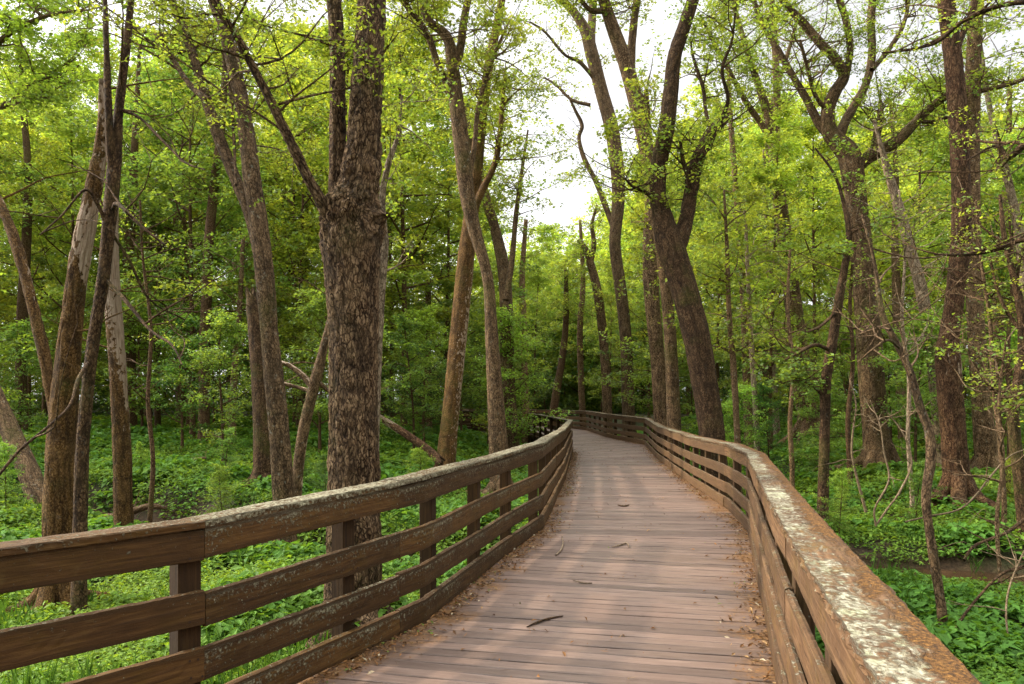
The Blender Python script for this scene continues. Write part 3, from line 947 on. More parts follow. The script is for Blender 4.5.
hero('crooked_tree', 'crooked grey-brown tree left of the path with hooked top branches', 18.2,
     [[(500, 478, 22), (498, 440, 20), (495, 390, 16), (492, 340, 13), (489, 290, 11), (484, 262, 11), (475, 232, 13), (467, 195, 15), (462, 150, 16), (457, 105, 15), (453, 70, 13), (449, 42, 11), (440, 30, 9), (428, 20, 8), (423, 4, 7), (424, -40, 6), (430, -110, 4)],
      [(453, 70, 10), (460, 50, 9), (464, 20, 8), (472, -20, 7), (484, -100, 5), (490, -180, 3)],
      [(458, 110, 7), (447, 85, 7), (437, 62, 7), (430, 40, 7), (422, 25, 6), (405, 0, 5), (390, -60, 3)],
      [(466, 190, 6), (474, 150, 5), (478, 110, 5), (492, 60, 4), (510, 20, 2)]],
     M['bark_grey'], leafy=64, bark=.010, dead=28, dYs=[0, 1, -1, 1], crownargs=dict(ln=1.7, sizes=.085, nleaf=52, rad=.55), crown_from=.6)

hero('leaning_tree', 'leaning tree with peeled lower bark, left neighbour of the crooked tree', 19.6,
     [[(445, 474, 20), (448, 440, 18), (452, 400, 17), (457, 350, 17), (463, 290, 17), (468, 240, 16), (474, 190, 14), (480, 130, 12), (488, 70, 10), (500, 10, 8), (512, -60, 6), (520, -130, 3)],
      [(470, 225, 8), (480, 195, 8), (496, 160, 6), (502, 110, 5), (505, 70, 3)]],
     M['bark_warm'], leafy=30, bark=.010, bare={0: [(0, 0), (.05, .3), (.22, .5), (.33, .3), (.4, 0), (1, 0)]}, dYs=[2.5, 1.], crownargs=dict(ln=1.6, sizes=.085, nleaf=50, rad=.55), crown_from=.65)

hero('slim_tree', 'slim dark tree just right of the crooked tree, set farther back', 27,
     [[(512, 436, 15), (509, 400, 14), (507, 350, 14), (506, 300, 13), (503, 265, 12), (494, 225, 10), (484, 190, 9), (474, 150, 7), (462, 100, 5)],
      [(506, 300, 7), (512, 260, 6), (516, 215, 5), (522, 170, 4), (528, 130, 2)]],
     M['bark_grey'], leafy=16, bark=.006, crownargs=dict(ln=2., sizes=.12, nleaf=34, rad=.7), dYs=[2, 1], crown_from=.5)

hero('vine_stem_tree', 'thin light tree hugging the right side of the massive double trunk', 13,
     [[(373, 520, 11), (374, 440, 11), (377, 360, 10), (380, 300, 10), (384, 245, 9), (382, 200, 7), (388, 165, 6), (398, 135, 4), (402, 95, 2)]],
     M['bark_pale'], leafy=10, bark=.004, crownargs=dict(ln=1.0, sizes=.08, nleaf=16, rad=.35))

hero('slanting_tree', 'mottled thin trunk slanting up between twin-stemmed tree and double trunk', 14.5,
     [[(296, 500, 11), (298, 470, 11), (302, 440, 11), (308, 410, 11), (314, 385, 11), (322, 355, 9), (329, 325, 7), (336, 290, 4)],
      [(313, 388, 7), (303, 376, 6), (290, 366, 5), (280, 362, 4)],
      [(312, 392, 5), (300, 388, 4), (285, 384, 4), (270, 380, 2)],
      [(316, 380, 5), (330, 392, 4), (345, 402, 2)]],
     M['bark_grey'], bark=.004, bare={0: [(0, 0), (.2, .4), (.4, .1), (1, .1)], 1: [(0, .4), (1, .7)], 2: [(0, .3), (1, .6)]}, dead=6)

hero('forked_tree', 'dark forked tree with twisted broken limbs beside the right fence', 17,
     [[(717, 512, 30), (714, 460, 26), (711, 425, 25), (704, 380, 25), (696, 335, 26), (686, 295, 27), (676, 262, 28), (669, 242, 28), (664, 222, 22), (658, 195, 17), (659, 165, 17), (666, 130, 16), (671, 90, 15), (675, 55, 14), (688, 15, 13), (698, -20, 12), (712, -100, 9), (722, -190, 5)],
      [(672, 250, 20), (680, 240, 18), (687, 215, 15), (692, 185, 14), (698, 158, 13), (708, 138, 12), (717, 126, 11), (727, 118, 8)],
      [(712, 134, 5), (706, 112, 4), (703, 88, 4), (694, 60, 3), (690, 40, 2)],
      [(718, 126, 5), (728, 100, 4), (722, 70, 4), (732, 40, 3), (736, 0, 2)],
      [(660, 205, 4), (645, 192, 4), (632, 186, 3), (625, 178, 2)],
      [(693, 190, 4), (684, 165, 4), (680, 140, 3)]],
     M['bark_dark'], leafy=44, bark=.016, broken=(1,), dYs=[0, .8, .6, -.8, -.6, -.4], crownargs=dict(ln=1.4, sizes=.08, nleaf=40, rad=.45), crown_from=.8, dead=18)

hero('tall_tree', 'tall brown trunk leaning left just behind the dark forked tree', 25.5,
     [[(664, 445, 17), (661, 400, 16), (657, 350, 15), (652, 300, 15), (650, 250, 15), (652, 200, 15), (648, 160, 15), (638, 110, 15), (625, 62, 14), (610, 20, 13), (598, -20, 11), (580, -90, 8), (570, -170, 4)],
      [(640, 118, 8), (632, 75, 8), (633, 30, 8), (640, -20, 7), (650, -100, 4)],
      [(606, 10, 7), (590, 10, 5), (575, -10, 4), (560, -40, 2)]],
     M['bark_brown'], leafy=60, bark=.010, dead=30, dYs=[0, 1.5, -1], crownargs=dict(ln=1.8, sizes=.10, nleaf=44, rad=.6), crown_from=.6)

hero('slender_grey_tree', 'slender pale grey trunk tucked beside the dark forked tree base', 21,
     [[(675, 462, 16), (674, 420, 14), (672, 370, 13), (669, 320, 12), (663, 265, 11), (655, 210, 9), (650, 150, 7), (646, 90, 5)]],
     M['bark_grey'], leafy=18, bark=.005, crownargs=dict(ln=1.4, sizes=.12, nleaf=26, rad=.5))

hero('straight_tree', 'straight light-brown trunk behind the right fence corner, bare limb hooking left', 39,
     [[(629, 428, 14), (628, 395, 13), (626, 340, 12), (620, 285, 12), (615, 245, 12), (618, 205, 13), (618, 175, 14), (612, 130, 14), (601, 90, 13), (592, 55, 13), (585, 30, 11), (572, 10, 8), (550, -10, 6), (528, -30, 4)],
      [(616, 235, 6), (607, 210, 6), (596, 182, 5), (584, 158, 5), (579, 138, 4), (582, 125, 4), (574, 108, 3), (568, 95, 2)],
      [(592, 60, 8), (592, 20, 8), (596, -30, 7), (604, -110, 4)],
      [(598, 84, 4), (580, 62, 4), (565, 55, 3), (545, 32, 2.5), (530, 22, 2)],
      [(590, 105, 4), (572, 100, 3), (556, 85, 2.5), (545, 78, 2)]],
     M['bark_grey'], leafy=18, bark=.008, dYs=[0, 1, 2, -1, 1], crownargs=dict(ln=2.0, sizes=.14, nleaf=22, rad=.6, up=.7), crown_from=.6, dead=60)

hero('bent_slim_tree', 'slim bent tree with a forked bare top behind the far right fence', 45,
     [[(608, 424, 10), (606, 380, 9), (603, 335, 9), (598, 295, 9), (591, 265, 8), (586, 250, 6), (578, 240, 4)],
      [(590, 264, 6), (594, 245, 5), (592, 225, 4), (597, 205, 2)]],
     M['bark_brown'], leafy=14, bark=.004, crownargs=dict(ln=1.8, sizes=.15, nleaf=24, rad=.6), dead=6)

hero('pale_tall_tree', 'tall pale grey tree splitting into thin tops, between forked and wide-branching trees', 27,
     [[(809, 436, 21), (806, 405, 19), (800, 355, 18), (794, 310, 17), (787, 255, 15), (781, 210, 14), (776, 165, 13), (772, 130, 11), (762, 95, 8), (750, 60, 6), (738, 20, 5), (725, -30, 4), (715, -100, 3)],
      [(775, 150, 9), (777, 110, 8), (776, 70, 7), (774, 30, 6), (770, -20, 5), (764, -90, 3)],
      [(778, 160, 7), (765, 130, 6), (748, 105, 6), (735, 82, 5), (718, 50, 4), (700, 15, 3)],
      [(780, 195, 6), (768, 150, 5), (768, 120, 4), (786, 60, 4), (800, 10, 3)]],
     M['bark_grey'], leafy=56, bark=.008, dYs=[0, 1, -1, 2], crownargs=dict(ln=1.8, sizes=.10, nleaf=40, rad=.6), crown_from=.62, dead=44)

hero('wide_branching_tree', 'big grey tree with wide contorted spreading limbs on the right', 19.5,
     [[(878, 462, 27), (876, 430, 25), (872, 385, 25), (869, 340, 25), (865, 290, 23), (861, 245, 21), (857, 205, 20), (853, 175, 22), (849, 155, 22), (838, 142, 18), (829, 130, 15), (828, 110, 13), (835, 92, 12), (844, 76, 11), (836, 60, 10), (822, 45, 9), (805, 25, 8), (786, 4, 7), (765, -30, 6), (740, -90, 4)],
      [(854, 168, 16), (868, 158, 13), (884, 149, 12), (900, 138, 11), (918, 120, 9), (934, 105, 8), (948, 96, 7), (968, 93, 6), (990, 89, 5), (1022, 80, 4), (1050, 62, 3)],
      [(842, 145, 10), (826, 132, 10), (816, 118, 9), (806, 98, 8), (794, 78, 7), (780, 54, 7), (766, 28, 6), (756, 8, 5), (745, -40, 3)],
      [(838, 140, 11), (846, 120, 10), (854, 106, 9), (866, 84, 8), (872, 55, 8), (871, 20, 8), (876, -20, 7), (890, -90, 4)],
      [(872, 160, 9), (876, 140, 8), (880, 120, 7), (881, 104, 6)],
      [(846, 78, 7), (850, 50, 7), (846, 20, 7), (836, -15, 6), (830, -90, 3)],
      [(918, 121, 5), (932, 122, 4), (946, 118, 3), (960, 112, 2)],
      [(872, 70, 5), (892, 45, 5), (905, 20, 4), (912, -20, 3)],
      [(828, 112, 5), (815, 95, 4), (808, 70, 4), (800, 40, 3)]],
     M['bark_grey'], leafy=90, bark=.012, dYs=[0, -.8, .6, 1.2, .3, -.6, .3, .9, -.7], broken=(4,), crownargs=dict(ln=1.6, sizes=.075, nleaf=38, rad=.5), crown_from=.7, dead=90)

hero('reddish_tree', 'reddish-brown straight trunk with a pale scar at the bulge, right side', 15.2,
     [[(958, 505, 30), (956, 470, 25), (953, 430, 23), (950, 390, 24), (948, 355, 24), (949, 335, 20), (954, 305, 18), (958, 270, 18), (961, 235, 18), (961, 190, 18), (959, 140, 18), (956, 90, 18), (951, 40, 17), (946, 0, 16), (940, -80, 13), (936, -190, 8)],
      [(953, 60, 8), (962, 35, 7), (972, 12, 6), (990, -40, 4)]],
     M['bark_red'], leafy=16, bark=.014, bare={0: [(0, 0), (.17, 0), (.2, .5), (.23, .45), (.26, 0), (1, 0)]}, crownargs=dict(ln=1.3, sizes=.065, nleaf=34, rad=.4), crown_from=.75, dead=8, dYs=[0, .6])

hero('grey_backing_tree', 'grey trunk standing directly behind the reddish-brown trunk', 19,
     [[(988, 462, 23), (984, 430, 19), (980, 385, 17), (976, 330, 16), (974, 280, 15), (973, 220, 14), (972, 150, 14), (973, 80, 14), (976, 20, 13), (982, -60, 10), (990, -170, 5)]],
     M['bark_grey'], leafy=26, bark=.009, crownargs=dict(ln=1.6, sizes=.08, nleaf=40, rad=.5), crown_from=.65, dead=6)

hero('curved_pale_tree', 'smooth pale curved trunk between wide-branching and reddish trees', 18.5,
     [[(943, 462, 11), (939, 430, 11), (934, 385, 10), (931, 350, 11), (926, 315, 11), (919, 280, 11), (911, 252, 10), (903, 222, 10), (895, 195, 9), (888, 172, 8), (882, 150, 5), (874, 120, 3)]],
     M['bark_pale'], bark=.004, leafy=6, crownargs=dict(ln=1.2, sizes=.065, nleaf=34, rad=.4), dead=6)

hero('dark_sapling', 'thin dark sapling with a clump of glossy leaves, left of wide-branching tree', 14.6,
     [[(823, 500, 11), (824, 460, 10), (825, 420, 10), (826, 380, 10), (832, 345, 10), (838, 305, 9), (845, 265, 7), (849, 235, 6), (843, 200, 4), (833, 172, 3), (815, 148, 2)],
      [(830, 350, 4), (815, 345, 4), (800, 352, 3), (785, 360, 2)],
      [(826, 400, 3), (812, 385, 3), (795, 380, 2), (778, 385, 1.5)],
      [(838, 310, 4), (822, 325, 3), (808, 332, 2)]],
     M['bark_dark'], leafy=34, bark=.005, dYs=[0, -.3, .3, -.5], crownargs=dict(ln=.8, sizes=.085, nleaf=22, rad=.32, ca=LIM * .7, cb=MID), crown_from=.3, dead=8)

hero('crooked_sapling', 'thin crooked sapling leaning over the creek near the right fence', 7.9,
     [[(945, 640, 11), (940, 598, 9), (934, 560, 9), (928, 522, 8.5), (926, 493, 9), (931, 458, 10), (929, 432, 9), (920, 407, 8), (911, 375, 7.5), (899, 348, 7), (883, 317, 6), (878, 288, 5), (873, 255, 3.5), (862, 215, 2.5)],
      [(899, 348, 3), (888, 340, 3), (872, 350, 2), (858, 362, 1.5)],
      [(911, 375, 3), (905, 350, 2.5), (900, 330, 2), (884, 300, 1.5)],
      [(890, 330, 3), (876, 327, 2.5), (858, 335, 2)]],
     M['bark_grey'], bark=.004, dYs=[.6, -.2, .3, .2], dead=12)

hero('edge_tree', 'dark crooked thin tree at the right edge with stubby side branches', 12.5,
     [[(1024, 520, 13), (1020, 480, 12), (1015, 440, 11), (1013, 412, 11), (1018, 380, 10), (1023, 345, 9), (1020, 305, 8), (1012, 270, 6), (1004, 235, 5), (1000, 195, 3)],
      [(1014, 408, 5), (1003, 396, 5), (990, 388, 4)],
      [(1020, 330, 4), (1006, 310, 4), (996, 285, 3), (990, 255, 2)],
      [(1016, 290, 3), (1020, 260, 3), (1028, 230, 2)]],
     M['bark_dark'], bark=.005, dead=12, leafy=10, crownargs=dict(ln=.8, sizes=.07, nleaf=14, rad=.3), dYs=[0, -.3, .4, .2])

hero('overhanging_tree', 'tree mostly out of view at right, reaching bare branches into the scene', 8.6,
     [[(1100, 655, 34), (1096, 560, 30), (1092, 450, 28), (1088, 330, 26), (1084, 220, 24), (1080, 100, 22), (1074, 0, 20), (1068, -120, 15), (1060, -240, 9)],
      [(1086, 262, 8), (1060, 246, 7), (1024, 240, 5.5), (1004, 247, 5), (982, 253, 4), (955, 255, 3.5), (934, 254, 2.5)],
      [(1080, 30, 8), (1050, 6, 7), (1024, 2, 5.5), (992, 8, 5), (962, 22, 4.5), (940, 40, 4), (918, 48, 3), (882, 53, 2)],
      [(1083, 190, 9), (1050, 130, 8), (1024, 145, 7), (1008, 158, 6), (999, 147, 5), (988, 148, 3), (968, 160, 2)],
      [(1010, 157, 3), (1000, 168, 3), (990, 172, 2)]],
     M['bark_dark'], bark=.010, leafy=16, crownargs=dict(ln=1.1, sizes=.05, nleaf=30, rad=.35), crown_from=.8, dYs=[0, .6, .8, .6, .8], dead=8)

hero('leafy_tree', 'broad leafy tree whose fresh crown hangs in at the top left corner', 13.5,
     [[(-75, 530, 26), (-70, 400, 23), (-62, 250, 20), (-55, 120, 17), (-45, 20, 14), (-40, -80, 10), (-30, -190, 5)],
      [(-60, 200, 9), (-30, 150, 8), (0, 110, 6), (30, 85, 4), (55, 75, 2)],
      [(-52, 100, 9), (-20, 60, 7), (15, 30, 5), (50, 15, 4), (85, 10, 2)],
      [(-45, 30, 9), (-15, -10, 7), (25, -30, 5), (70, -50, 3)]],
     M['bark_grey'], leafy=64, bark=.008, dYs=[0, .5, -.8, .9], crownargs=dict(ln=1.2, sizes=.085, nleaf=46, rad=.45, ca=LIM * 1.6, cb=MID * 1.4), crown_from=.7)

# thinner trees that can be told apart in the middle distance
mids = [
    ('slim_tree', 'slim straight trunk just left of the pale tall tree', 26, [(749, 440, 9), (747, 390, 8), (745, 320, 8), (741, 250, 7), (736, 190, 6), (731, 125, 5), (728, 60, 3)], 'bark_grey'),
    ('slim_tree', 'very thin upright stem right of the dark forked tree', 22, [(757, 446, 6), (755, 400, 5.5), (751, 340, 5), (748, 280, 4), (745, 210, 3)], 'bark_pale'),
    ('slim_tree', 'mossy thin stem close to the right fence bend', 19, [(738, 455, 7), (736, 410, 6), (733, 360, 6), (729, 310, 5), (727, 250, 4), (724, 190, 2)], 'bark_grey'),
    ('slim_tree', 'thin pale stem behind the dark sapling', 30, [(776, 430, 8), (774, 390, 7), (772, 340, 6), (770, 280, 6), (766, 220, 4), (764, 150, 3)], 'bark_pale'),
    ('slim_tree', 'leaning thin trunk between stripped dead trees and twin-stemmed tree', 25, [(204, 446, 13), (204, 400, 11), (205, 340, 11), (207, 290, 10), (209, 240, 10), (215, 180, 9), (222, 120, 7), (226, 50, 5), (232, -20, 3)], 'bark_dark'),
    ('slim_tree', 'short thin light trunk left of the snapped-off trunk', 24, [(232, 452, 8), (233, 400, 7), (236, 350, 6), (240, 300, 5), (243, 240, 4)], 'bark_grey'),
    ('slim_tree', 'dark upright trunk in the shade behind the stripped stub', 30, [(131, 440, 13), (130, 390, 12), (129, 330, 12), (128, 270, 11), (132, 200, 9), (136, 120, 6), (140, 40, 3)], 'bark_dark'),
    ('slim_tree', 'dark shaded tree deep between dead stub and twin-stemmed tree', 36, [(182, 430, 12), (182, 380, 11), (183, 320, 11), (184, 265, 11), (178, 220, 9), (172, 160, 7), (170, 90, 4)], 'bark_dark'),
    ('slim_tree', 'thin dark sapling trunk in the left shade', 32, [(158, 436, 7), (157, 380, 6), (158, 320, 6), (160, 250, 5), (157, 180, 4)], 'bark_dark'),
    ('slim_tree', 'forked slim trunk between the double trunk and leaning tree', 34, [(429, 430, 7), (429, 390, 6), (428, 340, 6), (428, 290, 6), (422, 262, 4), (418, 235, 3)], 'bark_brown'),
    ('slim_tree', 'faint brown trunk right of the slim dark tree, set deep', 40, [(526, 424, 8), (525, 380, 7), (524, 330, 7), (522, 280, 6), (526, 220, 4)], 'bark_brown'),
    ('slim_tree', 'leaning trunk in the dark above the far left rail', 46, [(552, 424, 9), (556, 395, 8), (562, 360, 7), (566, 320, 6), (566, 270, 4)], 'bark_dark'),
    ('slim_tree', 'thin trunk left of the bent slim tree at the path end', 48, [(583, 424, 7), (581, 380, 6), (580, 330, 6), (583, 280, 5), (580, 220, 3)], 'bark_brown'),
    ('slim_tree', 'grey trunk between wide-branching and curved pale trees', 25, [(905, 452, 11), (902, 410, 10), (899, 360, 10), (897, 300, 9), (895, 240, 7), (896, 170, 5), (890, 100, 3)], 'bark_grey'),
    ('slim_tree', 'dim trunk right of the grey backing trunk', 26, [(1003, 446, 12), (1001, 400, 11), (999, 350, 10), (998, 290, 9), (1002, 230, 8), (1008, 160, 6), (1010, 80, 4)], 'bark_brown'),
    ('slim_tree', 'pale stem at far right behind the crooked edge tree', 22, [(1040, 470, 12), (1035, 400, 11), (1028, 320, 10), (1020, 240, 9), (1008, 180, 7), (990, 110, 5), (980, 40, 3)], 'bark_pale'),
    ('slim_tree', 'straight dark trunk at the far left behind the leaning trunk', 28, [(22, 440, 12), (21, 390, 11), (22, 320, 10), (26, 250, 9), (28, 170, 7), (22, 90, 5), (20, 20, 3)], 'bark_dark'),
]
mids += [
    ('thin_stem_tree', 'thin bare stem leaning left at the right edge, crossing the grey backing trunk', 13, [(1004, 500, 5), (1000, 440, 5), (993, 380, 4.5), (990, 320, 4), (981, 260, 3), (976, 200, 2)], 'bark_grey'),
    ('thin_stem_tree', 'thin straight stem right of the grey backing trunk', 15, [(1008, 488, 5), (1010, 420, 4.5), (1008, 350, 4), (1012, 280, 3), (1009, 210, 2)], 'bark_dark'),
    ('thin_stem_tree', 'wiry stem between the curved pale trunk and wide-branching trunk', 15, [(912, 492, 4.5), (908, 440, 4), (909, 380, 4), (902, 320, 3.5), (905, 250, 2.5), (899, 190, 2)], 'bark_pale'),
    ('thin_stem_tree', 'thin dark stem just left of the wide-branching trunk', 17, [(850, 470, 5), (848, 420, 5), (853, 360, 4), (850, 300, 3.5), (856, 240, 2.5)], 'bark_dark'),
    ('thin_stem_tree', 'wiry mossy stem left of the dark glossy-leaved sapling', 18, [(792, 462, 5), (790, 420, 4.5), (793, 370, 4), (788, 310, 3.5), (790, 250, 2.5)], 'bark_grey'),
    ('thin_stem_tree', 'thin stem rising from the creek bank at the right edge', 9.5, [(1000, 575, 4), (997, 520, 4), (1003, 460, 3.5), (999, 400, 3), (1006, 340, 2)], 'bark_grey'),
    ('thin_stem_tree', 'wiry stem leaning beside the stripped dead stub', 14, [(150, 520, 5), (153, 460, 4.5), (148, 400, 4), (151, 330, 3.5), (143, 260, 2.5), (140, 200, 2)], 'bark_dark'),
]
for i, (nm, lb, Y, pts, mt) in enumerate(mids):
    if nm == 'thin_stem_tree':
        hero(nm, lb, Y, [pts], M[mt], leafy=5, bark=0, dead=14, crownargs=dict(ln=.8, sizes=.06, nleaf=20, rad=.3), crown_from=.6); continue
    hero(nm, lb, Y, [pts], M[mt], leafy=14, bark=0, crownargs=dict(ln=1.5, sizes=.13, nleaf=30, rad=.6, ca=YEL if pts[-1][0] > 300 else MID, cb=MID), crown_from=.45)


# ------------------------------------------------------------------ deadwood lying about
def dead_wood(name, label, cat, rows, mat, sides=10, bark=.004, twigs=0, bare=None, group=None, sink=True):
    W = Wood()
    P = np.array(rows, float)
    W.tube(P, .05, sides, bark=bark, lump=.1, bare=bare, seed=int(P[0, 0] * 5) % 30, broken=bark > 0)
    if twigs: twiggery(W, Leaves(), P, .2, twigs, ln=.55, leaf=False, up=.6, twigs=2, r0=.008, tip=.002)
    ox = P[0, :3].copy()
    me = W.mesh(name, ox)
    o = link(name, me, mat)
    o.location = [float(v) for v in ox]
    tag(o, label, cat, group)
    return o


def row(px, py, Y, w): return [*at(px, py, Y), w / 2 / F * Y]


dead_wood('fallen_log', 'broken reddish log propped up in the grass behind the double trunk', 'log',
          [row(374, 414, 19, 6), row(390, 424, 19, 7), row(410, 437, 18.8, 8), row(428, 450, 18.6, 9), row(441, 462, 18.4, 10)], M['bark_red'], 14, .008, 2, [(0, .9), (.3, .55), (.6, .15), (1, .3)])
dead_wood('fallen_branch', 'crooked fallen branch lying in the green beside the pale stub', 'branch',
          [row(78, 532, 14, 6), row(100, 520, 14, 7), row(130, 512, 14.2, 7), row(150, 506, 14.4, 6), row(165, 508, 14.6, 4)], M['bark_grey'], 8, .003, 6)
dead_wood('fallen_branch', 'forked fallen branch near the snapped-off trunk foot', 'branch',
          [row(150, 478, 20, 6), row(172, 472, 20, 6), row(190, 462, 20, 5), row(205, 458, 20.2, 3)], M['bark_grey'], 8, .003, 5)
dead_wood('fallen_branch', 'short grey broken limb stuck in the grass right of the snapped trunk', 'branch',
          [row(240, 502, 17, 5), row(246, 494, 17, 6), row(252, 486, 17, 5)], M['bark_grey'], 8, .003, 1)
dead_wood('fallen_branch', 'dark fallen log lying at the left edge by the creek', 'branch',
          [row(-20, 520, 17, 10), row(10, 506, 17.2, 9), row(30, 500, 17.4, 7)], M['bark_dark'], 10, .006, 4)
ds = [([(876, 526, 5), (875, 508, 4), (889, 480, 4), (884, 452, 3.5), (880, 425, 3), (870, 400, 2)], 0), ([(877, 524, 5), (888, 508, 4), (899, 493, 4.5), (911, 467, 4), (909, 448, 3.5), (901, 430, 3), (888, 413, 2)], .3), ([(906, 440, 3), (909, 420, 2.5), (908, 396, 2), (915, 376, 1.2)], .3)]
W = Wood()
for pts, dy in ds:
    W.tube(px_path([(a, b, c * .5) for a, b, c in pts], 13.2, dy), .05, 7, lump=.1, seed=3)
    twiggery(W, Leaves(), px_path(pts, 13.2, dy), .35, 7, ln=.5, leaf=False, up=.7, twigs=2, r0=.007, tip=.002)
ox = at(876, 528, 13.2)
o = link('dead_shrub', W.mesh('dead_shrub', ox), M['bark_twig']); o.location = [float(v) for v in ox]
tag(o, 'bleached bare two-stemmed shrub in the ground cover below the wide-branching tree', 'shrub')
dead_wood('dead_sapling', 'bleached crooked bare sapling left of the bleached two-stemmed shrub', 'sapling',
          [row(866, 512, 14, 2.8), row(858, 482, 14, 2.6), row(852, 455, 14, 2.3), row(853, 430, 14, 2), row(856, 405, 14, 1.5), row(850, 380, 14, 1)], M['bark_twig'], 6, 0, 7)
arch = [('dark arching stem sweeping over the creek at the right edge', [(953, 634, 5), (962, 618, 4.5), (976, 600, 4.5), (1000, 575, 4.5), (1026, 566, 4), (1060, 560, 3)], 7.4),
        ('grey arching stem above the creek bank, right edge', [(964, 560, 5), (972, 548, 5), (985, 541, 5), (1006, 533, 6), (1026, 518, 6), (1060, 490, 5)], 9.6),
        ('thin arching stem crossing behind the crooked sapling', [(905, 522, 3), (925, 517, 3), (958, 510, 3), (976, 495, 3), (990, 477, 3), (1010, 456, 2.5), (1030, 448, 2)], 10.6),
        ('thin forked stem hanging low beside the creek, right corner', [(1008, 640, 3), (1006, 610, 3), (1010, 585, 3), (1020, 560, 2.5), (1030, 540, 2)], 7.2)]
for lb, pts, Y in arch:
    dead_wood('arching_stem', lb, 'branch', px_path([(a, b, c * .62) for a, b, c in pts], Y, .5), M['bark_twig' if 'thin' in lb else 'bark_dark'], 7, .0, 7, group='bare stems arching over the creek bank')


# twigs and litter on the deck
def deck_pt(px, py, z=.012):
    Y = F * (EYE - z) / (py - HY)
    return [(px - HX) / F * Y, Y, z]


for lb, pts in [('dark straight twig lying on the middle of the deck', [(527, 627, 1.6), (538, 622, 2.6), (551, 618, 2.2), (563, 616, 1.4)]),
                ('pale curled twig on the deck by the left kick board', [(556, 555, 1.5), (561, 550, 1.8), (563, 543, 1.8), (562, 536, 1)]),
                ('bent pale twig near the light stripes on the deck', [(612, 547, 1), (620, 545, 1.6), (627, 543, 1.5), (629, 547, 1)]),
                ('small dark twig far along the deck', [(618, 505, 1), (624, 506, 1.6), (629, 505, 1)]),
                ('short forked twig on the shadowed boards', [(573, 580, 1), (583, 583, 1.6), (592, 583, 1)])]:
    rows = [[*deck_pt(x, y), w / 2 / F * deck_pt(x, y)[1]] for x, y, w in pts]
    dead_wood('twig', lb, 'twig', rows, M['bark_dark' if 'dark' in lb else 'bark_pale'], 6, 0, 0, group='twigs dropped on the boardwalk')


def build_litter():
    L = Leaves()
    n = 7000
    s = RNG.uniform(0, 1, n) ** 1.5
    seg = np.concatenate([[0], np.cumsum(np.linalg.norm(np.diff((PL + PR) / 2, axis=0), axis=1))])
    S = 2 + s * 34
    l = np.stack([np.interp(S, seg, PL[:, k]) for k in (0, 1)], -1); r = np.stack([np.interp(S, seg, PR[:, k]) for k in (0, 1)], -1)
    e = np.abs(RNG.normal(size=n)) * .05
    mid = RNG.uniform(0, 1, n) < .07
    t = np.where(mid, RNG.uniform(0, 1, n), np.where(RNG.uniform(0, 1, n) < .55, e, 1 - e))
    ok = fbm2(l[:, 0] * 1., l[:, 1] * 1., .9, 4) > .40
    ok |= mid
    P = l + (r - l) * np.clip(t, .002, .998)[:, None]
    P = np.concatenate([P, RNG.uniform(.006, .022, (n, 1))], 1)[ok]
    n = len(P)
    cs = np.array([(.22, .11, .035), (.12, .06, .02), (.30, .19, .08), (.07, .04, .02), (.42, .36, .24), (.12, .17, .03)])
    c = cs[RNG.choice(6, n, p=[.32, .25, .18, .15, .06, .04])] * RNG.uniform(.6, 1.25, (n, 1))
    nr = RNG.normal(size=(n, 3)) * .35 + np.array([0, 0, 1])
    L.add(P, nr, RNG.uniform(.018, .06, n), c, w=.2, fold=.15)
    # needle-like bits
    m = 5000
    idx = RNG.integers(0, n, m)
    Q = P[idx] + np.concatenate([RNG.normal(size=(m, 2)) * .05, np.zeros((m, 1))], 1)
    L.add(Q, RNG.normal(size=(m, 3)) * .2 + np.array([0, 0, 1]), RNG.uniform(.04, .10, m), cs[RNG.choice(4, m)] * RNG.uniform(.7, 1.4, (m, 1)), w=.03, fold=.0)
    o = link('leaf_litter', L.mesh('leaf_litter'), M['litter'])
    tag(o, 'dry brown leaf crumbs gathered along both deck edges', 'litter', kind='stuff')


build_litter()


